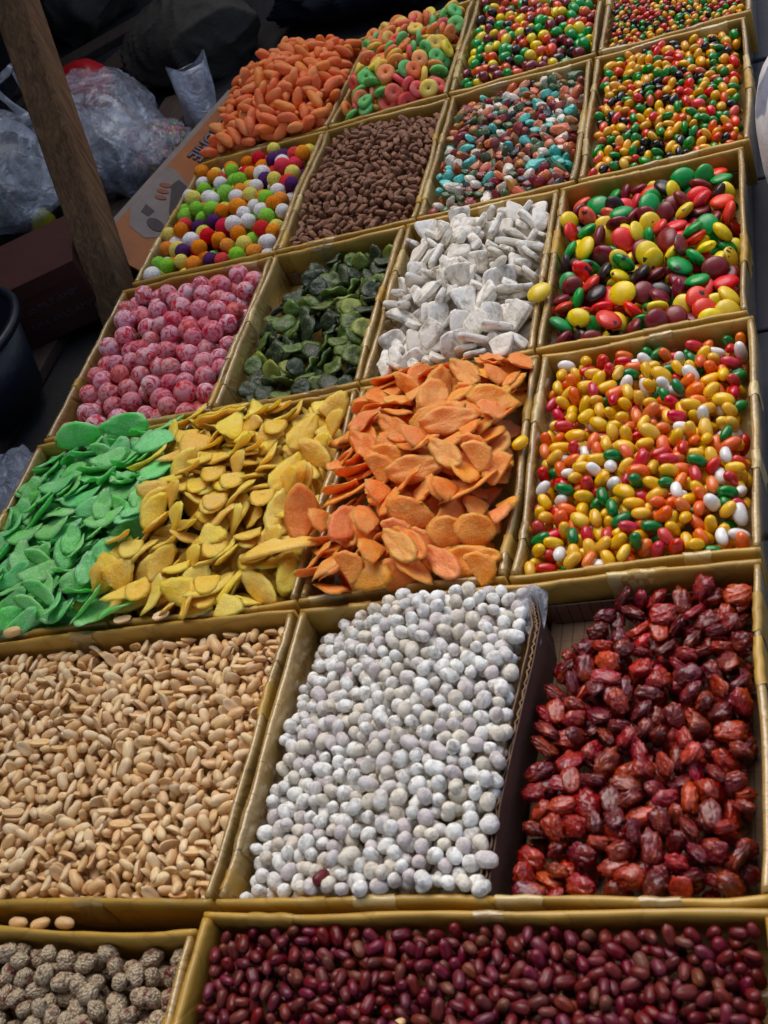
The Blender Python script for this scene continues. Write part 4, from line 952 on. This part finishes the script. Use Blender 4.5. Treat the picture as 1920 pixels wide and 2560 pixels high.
# bags
t = empty('shopping_bag', (-1.36, 2.10, -.10), 'big crumpled clear polythene bag of goods behind the post', 'bag')
crumple('bag_film', (.25, .33, .21), 'film', (0, 0, .09), (0, 0, 25), 11, t, (100, 64), .06)
crumple('bag_film', (.21, .25, .17), 'film', (.04, -.09, .07), (10, 5, 60), 14, t, (90, 60), .08)
blob('wrapped_goods', (.15, .18, .10), 'cream', '', '', (-.01, .02, .06), (0, 0, 20), 12, .1, 2.4, parent=t)
blob('wrapped_goods', (.10, .12, .08), 'blackprint', '', '', (.05, -.12, .03), (0, 0, 60), 13, .1, 2.4, parent=t)
blob('wrapped_goods', (.06, .08, .05), 'redbag', '', '', (.08, -.04, .06), (0, 0, 30), 15, .1, 2.4, parent=t)
for k, (a, b) in enumerate(((-.03, .02), (.03, -.02))):      # knotted handles
    pts = [(-.075 + a * .5, -.07, .17), (-.085 + a, -.085, .25), (-.055, -.075, .285 - .01 * k), (-.045 - a * .4, -.05, .25), (-.04 - a, -.03, .17)]; v = []; f = []
    r = np.array(pts); ss = np.linspace(0, 4, 28); rx = np.stack([np.interp(ss, range(5), r[:, c]) for c in range(3)], 1)
    for i, q in enumerate(rx):
        wd = .014 + .008 * abs(math.cos(i * .23)); 
        for a2 in range(6): an = a2 * math.pi / 3; v.append((q[0] + wd * .5 * math.cos(an), q[1] + wd * math.sin(an) * .35, q[2] + .004 * math.sin(an + i)))
    for i in range(27):
        for j in range(6): f.append((i * 6 + j, i * 6 + (j + 1) % 6, i * 6 + 6 + (j + 1) % 6, i * 6 + 6 + j))
    part('bag_handle', np.array(v), f, M['film_milky'], t)
blob('red_package', (.13, .15, .11), 'redbag', 'red striped package showing behind the clear bag handles', 'package', (-1.45, 2.26, .015), (0, 20, 30), 16, .07)
t = empty('sweet_bag', (-1.235, 2.04, -.105), 'clear bag of small red and green sweets behind the printed carton', 'bag')
crumple('bag_film', (.14, .20, .12), 'film', (0, 0, .045), (0, 0, 10), 18, t, (60, 40), .07)
rg = np.random.default_rng(5); V = []; F = []; mi = []; off = 0
for k in range(420):
    (v, f) = mnS.v[k % 5][1]; a = rg.normal(size=3); a /= np.linalg.norm(a); q = a * np.array([.052, .078, .036]) * rg.uniform(.8, 1) + np.array([0, 0, .05]); q[2] = max(q[2], .01)
    V.append(v @ rand_rot(None, rg).T * 1.1 + q); F += [tuple(i + off for i in g_) for g_ in f]; mi += [int(rg.choice([0, 0, 1, 2, 3]))] * len(f); off += len(v)
me = mesh_np('bagged_sweets', np.concatenate(V), F, [M['mini_red'], M['mini_green'], M['mini_yellow'], M['mini_black']], True, mi); o = link(bpy.data.objects.new('bagged_sweets', me), t); o['kind'] = 'stuff'
# white open paper bag
v = []; f = []; n = 40
for i in range(14):
    s_ = i / 13
    for j in range(n):
        a = 2 * math.pi * j / n; rx_, ry = .040 + .012 * s_, .052 - .022 * s_
        q = 1 + .05 * math.sin(3 * a + 6 * s_) + .03 * math.sin(7 * a - 4 * s_)
        c_, s2 = np.sign(math.cos(a)) * abs(math.cos(a)) ** .7, np.sign(math.sin(a)) * abs(math.sin(a)) ** .7
        v.append((rx_ * c_ * q + .02 * s_, ry * s2 * q, .13 * s_ + (.012 * math.cos(2 * a) if i == 13 else 0)))
for i in range(13):
    for j in range(n): f.append((i * n + j, i * n + (j + 1) % n, (i + 1) * n + (j + 1) % n, (i + 1) * n + j))
o = part('white_bag', np.array(v), f, M['film_milky']); o.location = (-1.20, 2.19, -.09); o.scale = (.8, .8, .85); o.rotation_euler = (math.radians(-8), math.radians(6), math.radians(40)); tag(o, 'small upright open white bag behind the end of the printed carton', 'bag')
# black and yellow bag in clear film, left
t = empty('printed_bag', (-1.50, 1.87, -.09), 'black and yellow printed bag inside clear film at the left edge', 'bag')
blob('bag_body', (.30, .30, .24), 'blackprint', '', '', (0, 0, .10), (0, 0, 20), 21, .07, 2.2, parent=t)
crumple('bag_film', (.34, .36, .30), 'film', (0, .02, .125), (0, 0, 50), 24, t, (100, 64), .06)
blob('white_print', (.22, .24, .10), 'whiteprint', '', '', (-.01, .03, .165), (8, 5, 20), 22, .08, 2.5, parent=t, flat=False)
for k, (x, y, z, sx, sy, sz) in enumerate(((.055, -.085, .135, .10, .06, .08), (-.045, -.115, .10, .07, .05, .10), (.10, -.06, .06, .06, .07, .11), (.0, -.13, .03, .08, .05, .05))):
    blob('yellow_print', (sx, sy, sz), 'yellowprint', '', '', (x, y, z), (20, 10, 20 * k), 30 + k, .12, 2.5, (24, 16), parent=t, flat=False)
blob('foil_bag', (.14, .20, .07), 'foil', 'crumpled shiny clear bag at the left edge beside the green heap', 'bag', (-1.165, 1.12, -.085), (0, 0, 20), 41, .16, 3.0, (70, 44))

# dark heap at the back of the stall
for k, (x, y, z, sx, sy, sz, rz, m, lab) in enumerate((
    (-1.30, 2.50, -.03, .27, .26, .17, 20, 'canvas', 'slumped grey canvas sack in the dark behind the orange jelly slices'),
    (-1.80, 3.02, -.02, .30, .26, .20, 70, 'canvas', 'pale grey canvas sack in the dark top left, beside the post'),
    (-.85, 2.62, -.05, .50, .36, .16, 0, 'tarp', 'dark navy bundle behind the jelly rings'),
    (-2.15, 2.30, .02, .70, .60, .40, 30, 'tarp', 'dark navy bundle behind the black and yellow bag'))):
    o = crumple('cloth_sack' if m == 'canvas' else 'cloth_bundle', (sx * 1.15, sy * 1.15, sz * 1.25), m, (x, y, z), (0, 0, rz), 50 + k, None, (110, 70), .10); tag(o, lab, 'sack' if m == 'canvas' else 'bundle')
def board(a, b, wd, th, lab):
    a, b = Vector(a), Vector(b); L = (b - a).length; v, f = box_vf(0, L, -wd / 2, wd / 2, -th / 2, th / 2)
    o = part('wooden_board', v, f, M['plank'], None, False); q = (b - a).to_track_quat('X', 'Z'); o.rotation_mode = 'QUATERNION'; o.rotation_quaternion = q; o.location = a; bevel(o, .003); tag(o, lab, 'board')
board((-1.66, 2.42, -.09), (-1.38, 2.66, -.03), .10, .02, 'dark board lying crosswise behind the clear bag')
board((-1.86, 2.62, -.08), (-1.50, 2.70, -.04), .08, .02, 'dark board leaning behind the post')
board((-1.82, 2.36, -.07), (-1.60, 2.42, .0), .07, .025, 'dark board at the left edge above the black and yellow bag')
# tarpaulin closing the stall behind
def sheet(name, o0, du, dv, nu, nv, mat, label, cat, amp=.03, seed=1, fr=3):
    o0, du, dv = map(np.array, (o0, du, dv)); nrm = np.cross(du, dv); nrm = nrm / np.linalg.norm(nrm); v = []; f = []
    U, V_ = np.meshgrid(np.linspace(0, 1, nu), np.linspace(0, 1, nv), indexing='ij'); p_ = np.stack([U.ravel() * np.linalg.norm(du), V_.ravel() * np.linalg.norm(dv), 0 * U.ravel()], 1)
    h = nz(p_, seed, fr, 3) * amp; v = o0 + np.outer(U.ravel(), du) + np.outer(V_.ravel(), dv) + np.outer(h, nrm)
    for i in range(nu - 1):
        for j in range(nv - 1): a = i * nv + j; f.append((a, a + nv, a + nv + 1, a + 1))
    o = part(name, v, f, M[mat]); s_ = o.modifiers.new('thickness', 'SOLIDIFY'); s_.thickness = .004; tag(o, label, cat); return o
sheet('tarpaulin', (-3.4, 3.55, -.11), (3.0, .25, 0), (0, .15, 2.2), 60, 40, 'tarp', 'dark navy tarpaulin hanging at the back of the stall', 'tarpaulin', .05, 2)
sheet('tarpaulin', (-2.75, -.6, -.11), (0, 4.2, 0), (0, 0, 2.2), 60, 40, 'tarp', 'dark navy tarpaulin closing the left side of the stall', 'tarpaulin', .05, 3)
sheet('blocker', (-3.2, -1.0, 1.72), (1.85, 0, -.20), (0, 5.4, 0), 40, 60, 'blocker', 'dark canvas awning added unseen to shade the left part of the stall', 'blocker', .03, 4)  # unseen sheet put in to keep light off the stall interior

# white woven sack standing on the slabs at the right
v, f = sph(56, 36); d = v.copy(); v = np.sign(d) * np.abs(d) ** .75 * np.array([.150, .125, .12]); v = v * (1 + .035 * nz(d, 61, 3, 3)[:, None]); v[:, 2] += .12
o = part('woven_sack', v, f, M['sack']); o.location = (.050, 1.43, -.105); tag(o, 'full white woven plastic sack with blue-grey print at the right edge', 'sack')

sheet('blocker', (-1.6, -2.2, 1.32), (3.4, 0, .05), (0, 2.5, .08), 50, 40, 'blocker', 'dark canvas awning added unseen above the camera to darken the front trays', 'blocker', .03, 7)  # unseen sheet put in over the camera to darken the front rows
